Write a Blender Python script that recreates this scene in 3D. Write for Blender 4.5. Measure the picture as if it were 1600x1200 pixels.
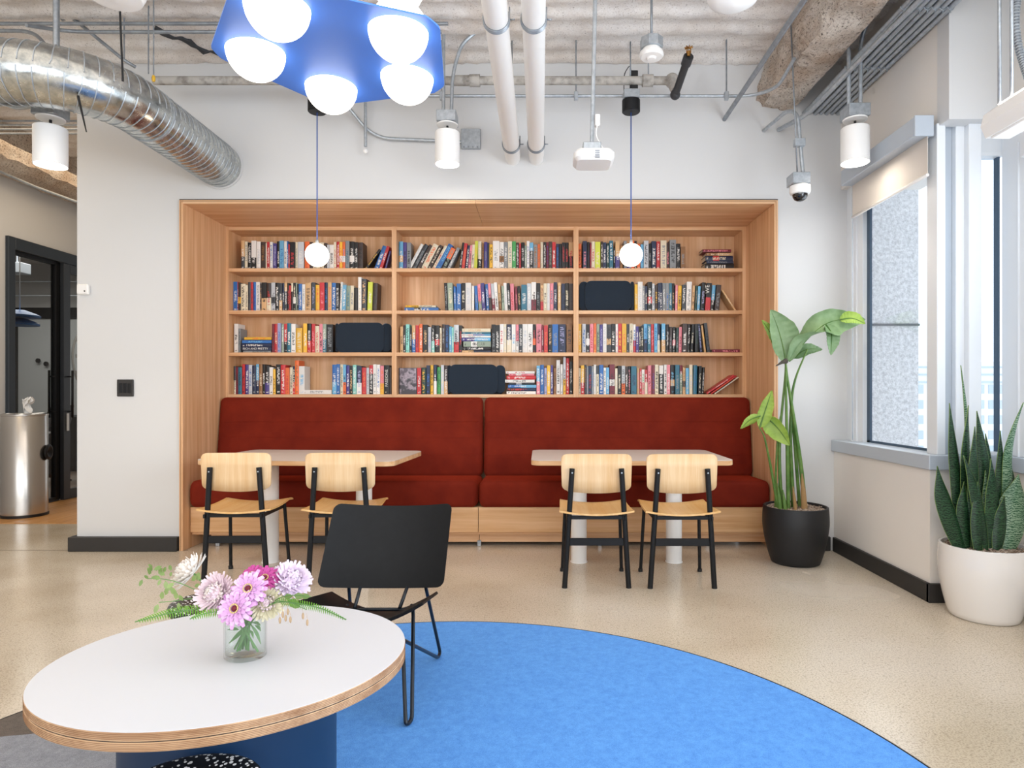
import bpy, math, random
from mathutils import Vector, Matrix, noise
R = random.Random(7)
PI = math.pi
S = bpy.context.scene
COL = S.collection
for o in list(bpy.data.objects):
    bpy.data.objects.remove(o, do_unlink=True)

# ------------------------------------------------------------------ camera, world, lights, exposure
H = 1.2
cd = bpy.data.cameras.new('camera')
cam = bpy.data.objects.new('camera', cd); COL.objects.link(cam)
cam.location = (0, 0, H); cam.rotation_euler = (PI/2, 0, 0)
cd.sensor_width = 36; cd.lens = 22.5
cd.shift_x = -45/1600; cd.shift_y = 15/1600
cd.clip_start = 0.02; cd.clip_end = 500
S.camera = cam

vs = S.view_settings
vs.view_transform = 'Standard'; vs.look = 'None'; vs.gamma = 1; vs.use_curve_mapping = False
vs.exposure = 0.0
S.cycles.use_denoising = True
S.cycles.max_bounces = 12
S.cycles.diffuse_bounces = 4
S.cycles.glossy_bounces = 4
S.cycles.transmission_bounces = 8
S.cycles.transparent_max_bounces = 12
S.cycles.sample_clamp_indirect = 6
S.cycles.caustics_reflective = False
S.cycles.caustics_refractive = False

w = bpy.data.worlds.new('sky'); S.world = w; w.use_nodes = True
bg = w.node_tree.nodes['Background']
bg.inputs[0].default_value = (0.86, 0.93, 1.0, 1); bg.inputs[1].default_value = 1.7

def area(name, loc, rot, sx, sy, power, col=(1, 1, 1)):
    l = bpy.data.lights.new(name, 'AREA'); l.shape = 'RECTANGLE'; l.size = sx; l.size_y = sy
    l.energy = power; l.color = col
    o = bpy.data.objects.new(name, l); COL.objects.link(o); o.location = loc; o.rotation_euler = rot
    return o
# daylight at the side and corner glazing, indoor lamps, and added fill panels
area('daylight_side_windows', (2.64, 0.3, 1.75), (0, math.radians(118), 0), 1.7, 4.4, 165, (0.88, 0.94, 1.0))
area('added_rear_fill', (-1.5, -3.9, 2.1), (PI/2, 0, 0), 7.0, 2.6, 150, (0.97, 0.985, 1.0))  # fill panel added behind the camera, standing in for unseen windows
area('daylight_corner_window', (2.30, 4.28, 1.7), (0, PI/2, 0), 1.6, 0.66, 5, (0.88, 0.94, 1.0))
area('hall_ceiling_lights', (-4.6, 4.6, 3.55), (0, 0, 0), 1.2, 5.0, 46, (1.0, 0.80, 0.56))
area('added_lounge_fill', (-1.2, 1.2, 3.68), (0, 0, 0), 5.0, 3.6, 52, (1.0, 0.90, 0.78))  # broad unseen panel added as overhead fill for the lounge
area('meeting_room_lights', (-8.0, 9.3, 3.4), (0, 0, 0), 3.0, 3.0, 130, (1.0, 0.9, 0.8))

# ------------------------------------------------------------------ helpers
def hx(s):
    c = [int(s[i:i+2], 16)/255 for i in (0, 2, 4)]
    return tuple((v/12.92 if v <= .04045 else ((v+.055)/1.055)**2.4) for v in c) + (1,)

class NT:
    def __init__(s, name):
        s.m = bpy.data.materials.new(name); s.m.use_nodes = True
        s.t = s.m.node_tree; s.p = s.t.nodes['Principled BSDF']
    def n(s, typ, **kw):
        nd = s.t.nodes.new(typ)
        for k, v in kw.items():
            if k.startswith('i_'): nd.inputs[k[2:].replace('_', ' ')].default_value = v
            else: setattr(nd, k, v)
        return nd
    def l(s, a, b): s.t.links.new(a, b)
    def ramp(s, fac, stops):
        r = s.n('ShaderNodeValToRGB'); e = r.color_ramp.elements
        while len(e) < len(stops): e.new(.5)
        for i, (p, c) in enumerate(stops): e[i].position = p; e[i].color = c
        s.l(fac, r.inputs[0]); return r.outputs[0]
    def noise(s, scale, detail=3, rough=.5, sc=(1, 1, 1), obj=False):
        if obj: src = s.n('ShaderNodeTexCoord').outputs['Object']
        else: src = s.n('ShaderNodeNewGeometry').outputs['Position']
        mp = s.n('ShaderNodeMapping'); mp.inputs['Scale'].default_value = sc
        s.l(src, mp.inputs[0])
        nz = s.n('ShaderNodeTexNoise'); nz.inputs['Scale'].default_value = scale
        nz.inputs['Detail'].default_value = detail; nz.inputs['Roughness'].default_value = rough
        s.l(mp.outputs[0], nz.inputs[0]); return nz.outputs[0]
    def bump(s, fac, strength=.3, dist=.01):
        b = s.n('ShaderNodeBump'); b.inputs['Strength'].default_value = strength
        b.inputs['Distance'].default_value = dist
        s.l(fac, b.inputs['Height']); s.l(b.outputs[0], s.p.inputs['Normal'])

def mat(name, col, rough=.5, metal=0, bump=None, var=None, spec=None, coat=0, sheen=0, trans=0, emit=None):
    q = NT(name); p = q.p
    c = hx(col) if isinstance(col, str) else col
    p.inputs['Base Color'].default_value = c
    p.inputs['Roughness'].default_value = rough; p.inputs['Metallic'].default_value = metal
    if spec is not None: p.inputs['Specular IOR Level'].default_value = spec
    if coat: p.inputs['Coat Weight'].default_value = coat; p.inputs['Coat Roughness'].default_value = .1
    if sheen: p.inputs['Sheen Weight'].default_value = sheen; p.inputs['Sheen Roughness'].default_value = .4
    if trans: p.inputs['Transmission Weight'].default_value = trans
    if emit: p.inputs['Emission Color'].default_value = hx(emit[0]); p.inputs['Emission Strength'].default_value = emit[1]
    if var:   # (scale, second colour, lo, hi)
        q.l(q.ramp(q.noise(var[0], 4, .6), [(var[2], c), (var[3], hx(var[1]))]), p.inputs['Base Color'])
    if bump: q.bump(q.noise(bump[0], 4, .6), bump[1], bump[2])
    return q.m

def wood(name, light, dark, axis, rough=.45, scale=1.0):
    q = NT(name); s = {'x': (.5, 14, 14), 'z': (14, 14, .5), 'y': (14, .5, 14)}[axis]
    s2 = {'x': (1.2, 90, 90), 'z': (90, 90, 1.2), 'y': (90, 1.2, 90)}[axis]
    a = q.noise(1.6*scale, 4, .6, s); b = q.noise(2.2*scale, 3, .7, s2)
    mx = q.n('ShaderNodeMath', operation='MULTIPLY_ADD'); q.l(b, mx.inputs[0]); mx.inputs[1].default_value = .45
    q.l(a, mx.inputs[2])
    q.l(q.ramp(mx.outputs[0], [(.5, hx(dark)), (.92, hx(light))]), q.p.inputs['Base Color'])
    q.p.inputs['Roughness'].default_value = rough
    q.bump(b, .12, .002)
    return q.m

class B:
    def __init__(s): s.v = []; s.f = []; s.mi = []; s.sm = []; s.cur = 0; s.cs = False
    def add(s, vs_, fs, smooth=None):
        o = len(s.v); s.v += [tuple(v) for v in vs_]
        for f in fs:
            s.f.append(tuple(o+i for i in f)); s.mi.append(s.cur); s.sm.append(s.cs if smooth is None else smooth)
        return s
    def box(s, x0, x1, y0, y1, z0, z1, c=0, m=None):
        if c <= 0:
            vs_ = [(x, y, z) for x in (x0, x1) for y in (y0, y1) for z in (z0, z1)]
            fs = [(0, 1, 3, 2), (4, 6, 7, 5), (0, 4, 5, 1), (2, 3, 7, 6), (0, 2, 6, 4), (1, 5, 7, 3)]
        else:
            vs_ = []; idx = {}
            for i, x in enumerate((x0, x1)):
                for j, y in enumerate((y0, y1)):
                    for k, z in enumerate((z0, z1)):
                        dx = c if i == 0 else -c; dy = c if j == 0 else -c; dz = c if k == 0 else -c
                        for a, p in enumerate(((x, y+dy, z+dz), (x+dx, y, z+dz), (x+dx, y+dy, z))):
                            idx[i, j, k, a] = len(vs_); vs_.append(p)
            I = lambda i, j, k, a: idx[i, j, k, a]
            fs = []
            for i in (0, 1): fs.append((I(i,0,0,0), I(i,0,1,0), I(i,1,1,0), I(i,1,0,0)))
            for j in (0, 1): fs.append((I(0,j,0,1), I(0,j,1,1), I(1,j,1,1), I(1,j,0,1)))
            for k in (0, 1): fs.append((I(0,0,k,2), I(0,1,k,2), I(1,1,k,2), I(1,0,k,2)))
            for j in (0, 1):
                for k in (0, 1): fs.append((I(0,j,k,1), I(1,j,k,1), I(1,j,k,2), I(0,j,k,2)))
            for i in (0, 1):
                for k in (0, 1): fs.append((I(i,0,k,0), I(i,1,k,0), I(i,1,k,2), I(i,0,k,2)))
            for i in (0, 1):
                for j in (0, 1): fs.append((I(i,j,0,0), I(i,j,1,0), I(i,j,1,1), I(i,j,0,1)))
            for i in (0, 1):
                for j in (0, 1):
                    for k in (0, 1): fs.append((I(i,j,k,0), I(i,j,k,1), I(i,j,k,2)))
        if m is not None: vs_ = [m @ Vector(v) for v in vs_]
        return s.add(vs_, fs)
    def tube(s, pts, r, n=10, caps=True, smooth=True, closed=False):
        pts = [Vector(p) for p in pts]; N = len(pts)
        rs = r if isinstance(r, (list, tuple)) else [r]*N
        t0 = (pts[1]-pts[0]).normalized()
        u = t0.orthogonal().normalized(); vs_ = []
        for i, p in enumerate(pts):
            if closed: t = pts[(i+1) % N]-pts[i-1]
            elif i == 0: t = pts[1]-p
            elif i == N-1: t = p-pts[i-1]
            else: t = (pts[i+1]-p).normalized()+(p-pts[i-1]).normalized()
            t = t.normalized() if t.length > 1e-9 else t0
            u = (u-t*u.dot(t)); u = u.normalized() if u.length > 1e-6 else t.orthogonal().normalized()
            w_ = t.cross(u)
            for k in range(n):
                a = 2*PI*k/n; vs_.append(p+(u*math.cos(a)+w_*math.sin(a))*rs[i])
        fs = []
        for i in range(N if closed else N-1):
            j = (i+1) % N
            for k in range(n): fs.append((i*n+k, i*n+(k+1) % n, j*n+(k+1) % n, j*n+k))
        s.add(vs_, fs, smooth)
        if caps and not closed:
            o = len(s.v)-len(vs_)
            for base in (0, (N-1)*n):
                s.f.append(tuple(o+base+k for k in range(n))); s.mi.append(s.cur); s.sm.append(False)
        return s
    def lathe(s, prof, n=32, c=(0, 0, 0), smooth=True, m=None, sx=1, sy=1):
        vs_ = []
        for (r, z) in prof:
            for k in range(n):
                a = 2*PI*k/n; vs_.append(Vector((c[0]+r*sx*math.cos(a), c[1]+r*sy*math.sin(a), c[2]+z)))
        if m is not None: vs_ = [m @ v for v in vs_]
        fs = []
        for i in range(len(prof)-1):
            for k in range(n): fs.append((i*n+k, i*n+(k+1) % n, (i+1)*n+(k+1) % n, (i+1)*n+k))
        s.add(vs_, fs, smooth)
        o = len(s.v)-len(vs_)
        for i in (0, len(prof)-1):
            if prof[i][0] > 1e-6:
                s.f.append(tuple(o+i*n+k for k in range(n))); s.mi.append(s.cur); s.sm.append(False)
        return s
    def sphere(s, c, r, n=24, m=12, sz=1, mm=None):
        prof = [(r*math.sin(PI*i/m)+1e-7*(i in (0, m)), -r*sz*math.cos(PI*i/m)) for i in range(m+1)]
        prof[0] = (1e-7, -r*sz); prof[-1] = (1e-7, r*sz)
        return s.lathe(prof, n, c, True, mm)
    def prism(s, poly, d0, d1, ax='z', c=0, smooth=False):
        """poly in the plane across ax; extruded from d0 to d1, small chamfer c"""
        n = len(poly)
        cx = sum(p[0] for p in poly)/n; cy = sum(p[1] for p in poly)/n
        def P(a, b, d): return {'z': (a, b, d), 'y': (a, d, b), 'x': (d, a, b)}[ax]
        def ins(k):
            out = []
            for i, p in enumerate(poly):
                a = Vector(poly[i-1]); q = Vector(poly[(i+1) % n]); p = Vector(p)
                e = (q-a); nn = Vector((-e.y, e.x)).normalized() if e.length else Vector((0, 0))
                if nn.dot(Vector((cx, cy))-p) < 0: nn = -nn
                out.append(p+nn*k)
            return out
        if c > 0: L = [(ins(c), d0), (poly, d0+c*(1 if d1 > d0 else -1)), (poly, d1-c*(1 if d1 > d0 else -1)), (ins(c), d1)]
        else: L = [(poly, d0), (poly, d1)]
        vs_ = [P(p[0], p[1], d) for pl, d in L for p in pl]; fs = []
        for i in range(len(L)-1):
            for k in range(n): fs.append((i*n+k, i*n+(k+1) % n, (i+1)*n+(k+1) % n, (i+1)*n+k))
        s.add(vs_, fs, smooth)
        o = len(s.v)-len(vs_)
        for i in (0, len(L)-1):
            s.f.append(tuple(o+i*n+k for k in range(n))); s.mi.append(s.cur); s.sm.append(False)
        return s
    def sheet(s, fn, nu, nv, th, smooth=True):
        """thick bent sheet: fn(u,v) -> point, u,v in 0..1"""
        P = [[Vector(fn(i/nu, j/nv)) for j in range(nv+1)] for i in range(nu+1)]
        N = []
        for i in range(nu+1):
            row = []
            for j in range(nv+1):
                du = P[min(i+1, nu)][j]-P[max(i-1, 0)][j]; dv = P[i][min(j+1, nv)]-P[i][max(j-1, 0)]
                nn = du.cross(dv); row.append(nn.normalized() if nn.length > 1e-12 else Vector((0, 0, 1)))
            N.append(row)
        vs_ = [P[i][j]+N[i][j]*th/2 for i in range(nu+1) for j in range(nv+1)]
        vs_ += [P[i][j]-N[i][j]*th/2 for i in range(nu+1) for j in range(nv+1)]
        W = nv+1; K = (nu+1)*W; fs = []
        for i in range(nu):
            for j in range(nv):
                a, b, c_, d = i*W+j, (i+1)*W+j, (i+1)*W+j+1, i*W+j+1
                fs.append((a, b, c_, d)); fs.append((K+a, K+d, K+c_, K+b))
        s.add(vs_, fs, smooth)
        o = len(s.v)-len(vs_); e = []
        for i in range(nu): e += [(i*W, (i+1)*W), ((i+1)*W+nv, i*W+nv)]
        for j in range(nv): e += [(j+1, j), (nu*W+j, nu*W+j+1)]
        for a, b in e:
            s.f.append((o+b, o+a, o+K+a, o+K+b)); s.mi.append(s.cur); s.sm.append(False)
        return s
    def build(s, name, m, parent=None, label=None, cat=None, group=None, kind=None, bevel=0, sub=0):
        me = bpy.data.meshes.new(name); me.from_pydata(s.v, [], s.f)
        for mm in (m if isinstance(m, (list, tuple)) else [m]): me.materials.append(mm)
        me.polygons.foreach_set('material_index', s.mi)
        me.polygons.foreach_set('use_smooth', s.sm)
        me.validate(); me.update()
        import bmesh
        bm = bmesh.new(); bm.from_mesh(me); bmesh.ops.recalc_face_normals(bm, faces=bm.faces)
        if any(s.sm):
            for e in bm.edges:
                if len(e.link_faces) == 2 and e.calc_face_angle(0) > .75: e.smooth = False
        bm.to_mesh(me); bm.free()
        o = bpy.data.objects.new(name, me); COL.objects.link(o)
        if parent:
            o.parent = parent
            o.matrix_parent_inverse = wm(parent).inverted()
        if label: o['label'] = label
        if cat: o['category'] = cat
        if group: o['group'] = group
        if kind: o['kind'] = kind
        if bevel:
            md = o.modifiers.new('bevel', 'BEVEL'); md.width = bevel; md.segments = 2; md.limit_method = 'ANGLE'
        if sub:
            md = o.modifiers.new('sub', 'SUBSURF'); md.levels = sub; md.render_levels = sub
        return o

def wm(o):
    m = Matrix.LocRotScale(o.location, o.rotation_euler, o.scale)
    return (wm(o.parent) @ o.matrix_parent_inverse @ m) if o.parent else m

def thing(name, label, cat, loc=(0, 0, 0), group=None, rz=0):
    o = bpy.data.objects.new(name, None); COL.objects.link(o); o.empty_display_size = .05
    o.location = loc; o.rotation_euler = (0, 0, rz)
    o['label'] = label; o['category'] = cat
    if group: o['group'] = group
    return o
def struct(name, b, m, parent=None, **k):
    return b.build(name, m, parent, kind=None if parent else 'structure', **k)
def dup(root, loc=None, rz=None, label=None, group=None):
    r = root.copy(); COL.objects.link(r)
    if loc is not None: r.location = loc
    if rz is not None: r.rotation_euler = (0, 0, rz)
    if label: r['label'] = label
    if group: r['group'] = group
    def rec(a, b_):
        for ch in list(a.children):
            c = ch.copy(); COL.objects.link(c); c.parent = b_; rec(ch, c)
    rec(root, r)
    return r
def px(u, v, y): return Vector(((u-845)*y/1000, y, H-(v-615)*y/1000))
def fil(pts, r, n=5):
    pts = [Vector(p) for p in pts]; out = [pts[0]]
    for i in range(1, len(pts)-1):
        a, b, c = pts[i-1], pts[i], pts[i+1]
        d1 = (a-b); d2 = (c-b); k = min(r, d1.length*.49, d2.length*.49)
        p = b+d1.normalized()*k; q = b+d2.normalized()*k
        for j in range(n+1):
            t = j/n; out.append(p*(1-t)**2+b*2*t*(1-t)+q*t*t)
    out.append(pts[-1]); return out
def rrect(x0, x1, y0, y1, r, n=5):
    out = []
    for cx, cy, a0 in ((x1-r, y1-r, 0), (x0+r, y1-r, 90), (x0+r, y0+r, 180), (x1-r, y0+r, 270)):
        for k in range(n+1):
            a = math.radians(a0+90*k/n); out.append((cx+r*math.cos(a), cy+r*math.sin(a)))
    return out
def fbm(x, y, z=0, o=4):
    return noise.fractal(Vector((x, y, z)), 1.0, 2.0, o)

# ------------------------------------------------------------------ materials
M = {}
M['wall'] = mat('painted_wall', 'd5d5d5', .85, bump=(60, .05, .002))
M['wallside'] = mat('side_wall_lightened', 'e9e4de', .85, bump=(60, .05, .002))  # same paint as the main wall, lightened where too little light reaches
M['frame'] = mat('white_window_frame', 'e6eaee', .4)
M['framegrey'] = mat('grey_window_frame', 'b9c2cc', .4)
M['black'] = mat('black_powder_coat', '0d0f13', .5, spec=.35)
M['blackwood'] = mat('black_stained_veneer', '08090b', .5, var=(25, '0e0f11', .35, .7), spec=.25)
M['blackplastic'] = mat('black_plastic', '101114', .5)
M['skirt'] = mat('charcoal_skirting', '2c2a29', .55)
M['white'] = mat('white_enamel', 'f2f1ef', .35)
M['whitemat'] = mat('white_plastic', 'efeeec', .5)
M['galv'] = mat('galvanised_steel', 'b9c0c6', .38, .55, var=(35, 'a2a9b0', .35, .65))
M['galvdark'] = mat('dull_conduit_steel', '9aa0a6', .42, .5, var=(20, '858a90', .35, .65))
M['oldpipe'] = mat('sprayed_old_pipe', 'b9b4ad', .9, bump=(70, .5, .006), var=(12, '807a73', .45, .7))
M['blackpipe'] = mat('black_iron_pipe', '3a3b3e', .55, .3, bump=(90, .4, .003))
M['brass'] = mat('brass', 'b8894a', .3, .9)
M['oakz'] = wood('oak_veneer_upright', 'e9c097', 'cb9564', 'z')
M['oakx'] = wood('oak_veneer_lengthwise', 'e9c097', 'cc9665', 'x')
M['oakl'] = wood('oak_bench_front', 'e3b98c', 'c8945f', 'x')
M['ply'] = wood('birch_ply_edge', 'd8b48e', '9c7350', 'x', .6)
M['chairoak'] = wood('pale_ash_veneer', 'eccfa6', 'dcb27e', 'z', .4)
M['chairseat'] = wood('ash_seat_veneer', 'ebc48c', 'dba660', 'y', .4)
M['tabletop'] = mat('pale_table_laminate', 'd3c8c0', .5)
M['tableedge'] = wood('table_edge_oak', 'ecc99d', 'd2a06b', 'x', .5)
M['whitelam'] = mat('white_laminate', 'd3d5da', .38)
M['teal'] = mat('deep_blue_lacquer', '0c2c4a', .45)
M['glass'] = None
q = NT('clear_glass'); q.p.inputs['Base Color'].default_value = (1, 1, 1, 1)
q.p.inputs['Roughness'].default_value = .0; q.p.inputs['Transmission Weight'].default_value = 1; q.p.inputs['IOR'].default_value = 1.45
GLASSM = q.m
q = NT('water'); q.p.inputs['Base Color'].default_value = (.97, 1, .99, 1)
q.p.inputs['Roughness'].default_value = .0; q.p.inputs['Transmission Weight'].default_value = 1; q.p.inputs['IOR'].default_value = 1.33
WATERM = q.m
def pane_mat(name, tint, refl):
    q = NT(name); t = q.t
    tr = q.n('ShaderNodeBsdfTransparent'); tr.inputs[0].default_value = tint
    gl = q.n('ShaderNodeBsdfGlossy'); gl.inputs['Roughness'].default_value = .02
    lw = q.n('ShaderNodeLayerWeight'); lw.inputs['Blend'].default_value = .5
    pw = q.n('ShaderNodeMath', operation='POWER'); q.l(lw.outputs['Facing'], pw.inputs[0]); pw.inputs[1].default_value = 4
    fr = q.n('ShaderNodeMath', operation='MULTIPLY_ADD'); q.l(pw.outputs[0], fr.inputs[0]); fr.inputs[1].default_value = refl; fr.inputs[2].default_value = .035
    mx = q.n('ShaderNodeMixShader'); q.l(fr.outputs[0], mx.inputs[0]); q.l(tr.outputs[0], mx.inputs[1]); q.l(gl.outputs[0], mx.inputs[2])
    q.l(mx.outputs[0], t.nodes['Material Output'].inputs['Surface']); return q.m
M['pane'] = pane_mat('window_glass', (.96, .98, 1, 1), .5)
M['paned'] = pane_mat('partition_glass', (.86, .89, .9, 1), .5)
M['glass'] = pane_mat('clear_vase_glass', (.975, .99, .985, 1), 1.0)
M['water'] = pane_mat('vase_water', (.97, .99, .98, 1), .35)
# rust velvet
q = NT('rust_red_velvet')
q.l(q.ramp(q.noise(5, 3, .6), [(.3, hx('681d11')), (.7, hx('7a2616'))]), q.p.inputs['Base Color'])
q.p.inputs['Roughness'].default_value = .85; q.p.inputs['Specular IOR Level'].default_value = .12; q.p.inputs['Sheen Weight'].default_value = .30
q.p.inputs['Sheen Roughness'].default_value = .35; q.p.inputs['Sheen Tint'].default_value = hx('ff5a34')
q.bump(q.noise(260, 3, .7), .25, .003); M['velvet'] = q.m
M['felt'] = mat('navy_felt', '1d2a38', .95, bump=(300, .4, .003), sheen=.2)
M['feltedge'] = mat('grey_felt_edge', '8a8f96', .9)
# polished concrete
q = NT('polished_concrete')
big = q.noise(.8, 3, .5); fine = q.noise(150, 2, .6); sp = q.noise(55, 2, .5)
c1 = q.ramp(big, [(.35, hx('c3b49d')), (.5, hx('d3c6b2')), (.75, hx('ddd4c7'))])
mx = q.n('ShaderNodeMix', data_type='RGBA', blend_type='MULTIPLY'); mx.inputs[0].default_value = .6
q.l(c1, mx.inputs[6]); q.l(q.ramp(fine, [(.36, (.50, .48, .46, 1)), (.5, (1, 1, 1, 1)), (.72, (1.12, 1.12, 1.12, 1))]), mx.inputs[7])
mx2 = q.n('ShaderNodeMix', data_type='RGBA', blend_type='MULTIPLY'); mx2.inputs[0].default_value = .5
q.l(mx.outputs[2], mx2.inputs[6]); q.l(q.ramp(sp, [(.3, (.6, .58, .56, 1)), (.42, (1, 1, 1, 1))]), mx2.inputs[7])
q.l(mx2.outputs[2], q.p.inputs['Base Color'])
q.l(q.ramp(big, [(.3, (.14, .14, .14, 1)), (.7, (.30, .30, .30, 1))]), q.p.inputs['Roughness'])
q.p.inputs['Specular IOR Level'].default_value = .5
q.bump(fine, .05, .002); M['floor'] = q.m
M['floorwood'] = wood('oak_floor_planks', 'dca668', 'bd8448', 'y', .4)
M['carpet'] = mat('grey_carpet', '77706a', .95, bump=(200, .4, .004))
def rug(name, a, b):
    q = NT(name)
    n1 = q.noise(420, 2, .7); n2 = q.noise(38, 3, .6)
    ad = q.n('ShaderNodeMath', operation='MULTIPLY_ADD'); q.l(n2, ad.inputs[0]); ad.inputs[1].default_value = .45; q.l(n1, ad.inputs[2])
    q.l(q.ramp(ad.outputs[0], [(.5, hx(a)), (.95, hx(b))]), q.p.inputs['Base Color'])
    q.p.inputs['Roughness'].default_value = .97; q.bump(n1, .6, .004); return q.m
M['rugblue'] = rug('blue_rug_pile', '4383d6', '6aacf4')
M['ruggrey'] = rug('grey_rug_pile', '72757d', 'a2a5ac')
M['rugbrown'] = rug('taupe_rug_pile', '534b45', '746a61')
# sprayed ceiling
q = NT('sprayed_fireproofing')
a = q.noise(90, 4, .75); b = q.noise(2.0, 4, .6)
mx = q.n('ShaderNodeMix', data_type='RGBA', blend_type='MULTIPLY'); mx.inputs[0].default_value = 1
q.l(q.ramp(b, [(.3, hx('e2d8cf')), (.6, hx('fbf9f7'))]), mx.inputs[6])
q.l(q.ramp(a, [(.31, hx('7d736c')), (.40, hx('efecea')), (.8, (1, 1, 1, 1))]), mx.inputs[7])
q.l(mx.outputs[2], q.p.inputs['Base Color']); q.p.inputs['Roughness'].default_value = 1
q.bump(a, .5, .012); M['spray'] = q.m
q = NT('brown_sprayed_beam')
a = q.noise(70, 4, .75); b = q.noise(3.0, 4, .6)
mx = q.n('ShaderNodeMix', data_type='RGBA', blend_type='MULTIPLY'); mx.inputs[0].default_value = 1
q.l(q.ramp(b, [(.35, hx('d6c3b2')), (.6, hx('f3ede6'))]), mx.inputs[6])
q.l(q.ramp(a, [(.34, hx('4e443d')), (.45, hx('e8e0d8')), (.8, (1, 1, 1, 1))]), mx.inputs[7])
q.l(mx.outputs[2], q.p.inputs['Base Color']); q.p.inputs['Roughness'].default_value = 1
q.bump(a, .8, .025); M['spraybeam'] = q.m
q = NT('rough_cast_concrete')
a = q.noise(30, 4, .8)
q.l(q.ramp(a, [(.35, hx('bfc0c3')), (.6, hx('f0f0f2'))]), q.p.inputs['Base Color'])
q.p.inputs['Roughness'].default_value = 1; q.bump(a, .8, .03); M['outconc'] = q.m
# terrazzo plastic
q = NT('black_white_speckle')
v = q.n('ShaderNodeTexVoronoi'); v.inputs['Scale'].default_value = 95; v.feature = 'F1'
v.inputs['Randomness'].default_value = 1
q.l(q.n('ShaderNodeNewGeometry').outputs['Position'], v.inputs['Vector'])
sub = q.noise(45, 2, .5)
ad = q.n('ShaderNodeMath', operation='MULTIPLY_ADD'); q.l(sub, ad.inputs[0]); ad.inputs[1].default_value = -.62; q.l(v.outputs['Distance'], ad.inputs[2])
q.l(q.ramp(ad.outputs[0], [(.0, (.9, .9, .9, 1)), (.01, (.008, .008, .009, 1))]), q.p.inputs['Base Color'])
q.p.inputs['Roughness'].default_value = .35; M['speckle'] = q.m
M['emitglobe'] = mat('lit_opal_globe', 'ffffff', .3, emit=('ffe8c8', 13.0))
M['emitlamp'] = mat('lit_lens', 'ffffff', .3, emit=('fff4e4', 9.0))
M['emittop'] = mat('lit_opal_top', 'ffffff', .3, emit=('fff6ec', 22.0))
M['emitbig'] = mat('lit_opal_bowl', 'ffffff', .3, emit=('fff6ec', 3.2))
M['bluemetal'] = mat('blue_anodised_shade', '4a80d6', .42)
M['bluecord'] = mat('blue_textile_cord', '3f5fa8', .8)
M['yellow'] = mat('yellow_tag', 'e0b030', .5)
M['potblack'] = mat('matt_black_ceramic', '17181b', .5, spec=.5)
M['potwhite'] = mat('white_glazed_ceramic', 'e7e3df', .22, coat=.3)
M['moss'] = mat('wood_chips', 'd9c6b4', 1, bump=(80, 1, .02), var=(60, '8d7563', .4, .6))
M['steel'] = mat('brushed_stainless', 'c9c4be', .26, 1.0)
M['tissue'] = mat('tissue_paper', 'f4f3f1', .9)

# ================================================================== SETTING
b = B(); b.box(-13, 2.9, -4.2, 13, -.12, 0)
FL = struct('floor', b, M['floor'])
# wood strip floor of the hall, each board a plank
wf = []
for i in range(13):
    x0 = -5.38+i*.14
    for j in range(3):
        y0 = 5.9+[0, 1.3, 2.7][j]+(R.random()*.5 if j else 0)
        y1 = [7.15, 8.55, 10.0][j]
        bb = B(); bb.box(x0+.001, x0+.139, y0, y1+.3 if j < 2 else 10, .0005, .006, .0012)
        wf.append(bb.build('plank', M['floorwood'], FL))
b = B(); b.box(-13, -5.40, 5.0, 12.6, .0005, .008); struct('carpet', b, M['carpet'], FL)
b = B(); b.box(-5.39, -2.7, 4.894, 4.899, .0, .0012); struct('expansion_joint', b, M['skirt'], FL)

CZ = 3.76
# ceiling: sprayed corrugated deck
def deck(x, y):
    t = (y*5.2) % 1.0
    rib = .010*math.tanh(3*math.sin(2*PI*t))
    return CZ - .03 - rib - .012*fbm(x*2, y*3, 0) - .012*fbm(x*17, y*17, 4)
def ceilpatch(x0, x1, y0, y1, dx, dy):
    b = B(); nx = int((x1-x0)/dx); ny = int((y1-y0)/dy); vs_ = []
    for i in range(nx+1):
        for j in range(ny+1):
            x = x0+(x1-x0)*i/nx; y = y0+(y1-y0)*j/ny; vs_.append((x, y, deck(x, y)))
    W = ny+1
    fs = [(i*W+j, (i+1)*W+j, (i+1)*W+j+1, i*W+j+1) for i in range(nx) for j in range(ny)]
    b.add(vs_, fs, True)
    return b
b = ceilpatch(-3.6, 2.4, 3.7, 4.92, .028, .022)
b2 = ceilpatch(-13, -3.6, 3.0, 12.6, .09, .04); b.add(b2.v, b2.f, True)
b2 = ceilpatch(-13, 2.7, -4.1, 3.7, .3, .06); b.add(b2.v, b2.f, True)
b.box(-13, 2.9, -4.2, 13, 3.84, 3.95)
CE = struct('ceiling', b, M['spray'])
# dark cracks in the spray
for pts in ([(-2.66, 4.42), (-2.56, 4.55), (-2.46, 4.70), (-2.34, 4.84)],):
    bb = B(); n_ = 14; P = []
    for i in range(n_+1):
        t = i/n_*(len(pts)-1); k = min(int(t), len(pts)-2); f = t-k
        P.append((pts[k][0]*(1-f)+pts[k+1][0]*f, pts[k][1]*(1-f)+pts[k+1][1]*f, 3.70))
    P = [(x+R.uniform(-.01, .01), y, deck(x, y)+.004) for x, y, z in P]
    bb.tube(P, [.018+R.random()*.016 for _ in P], 6); bb.build('dark_crack', M['blackpipe'], CE)

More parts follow.
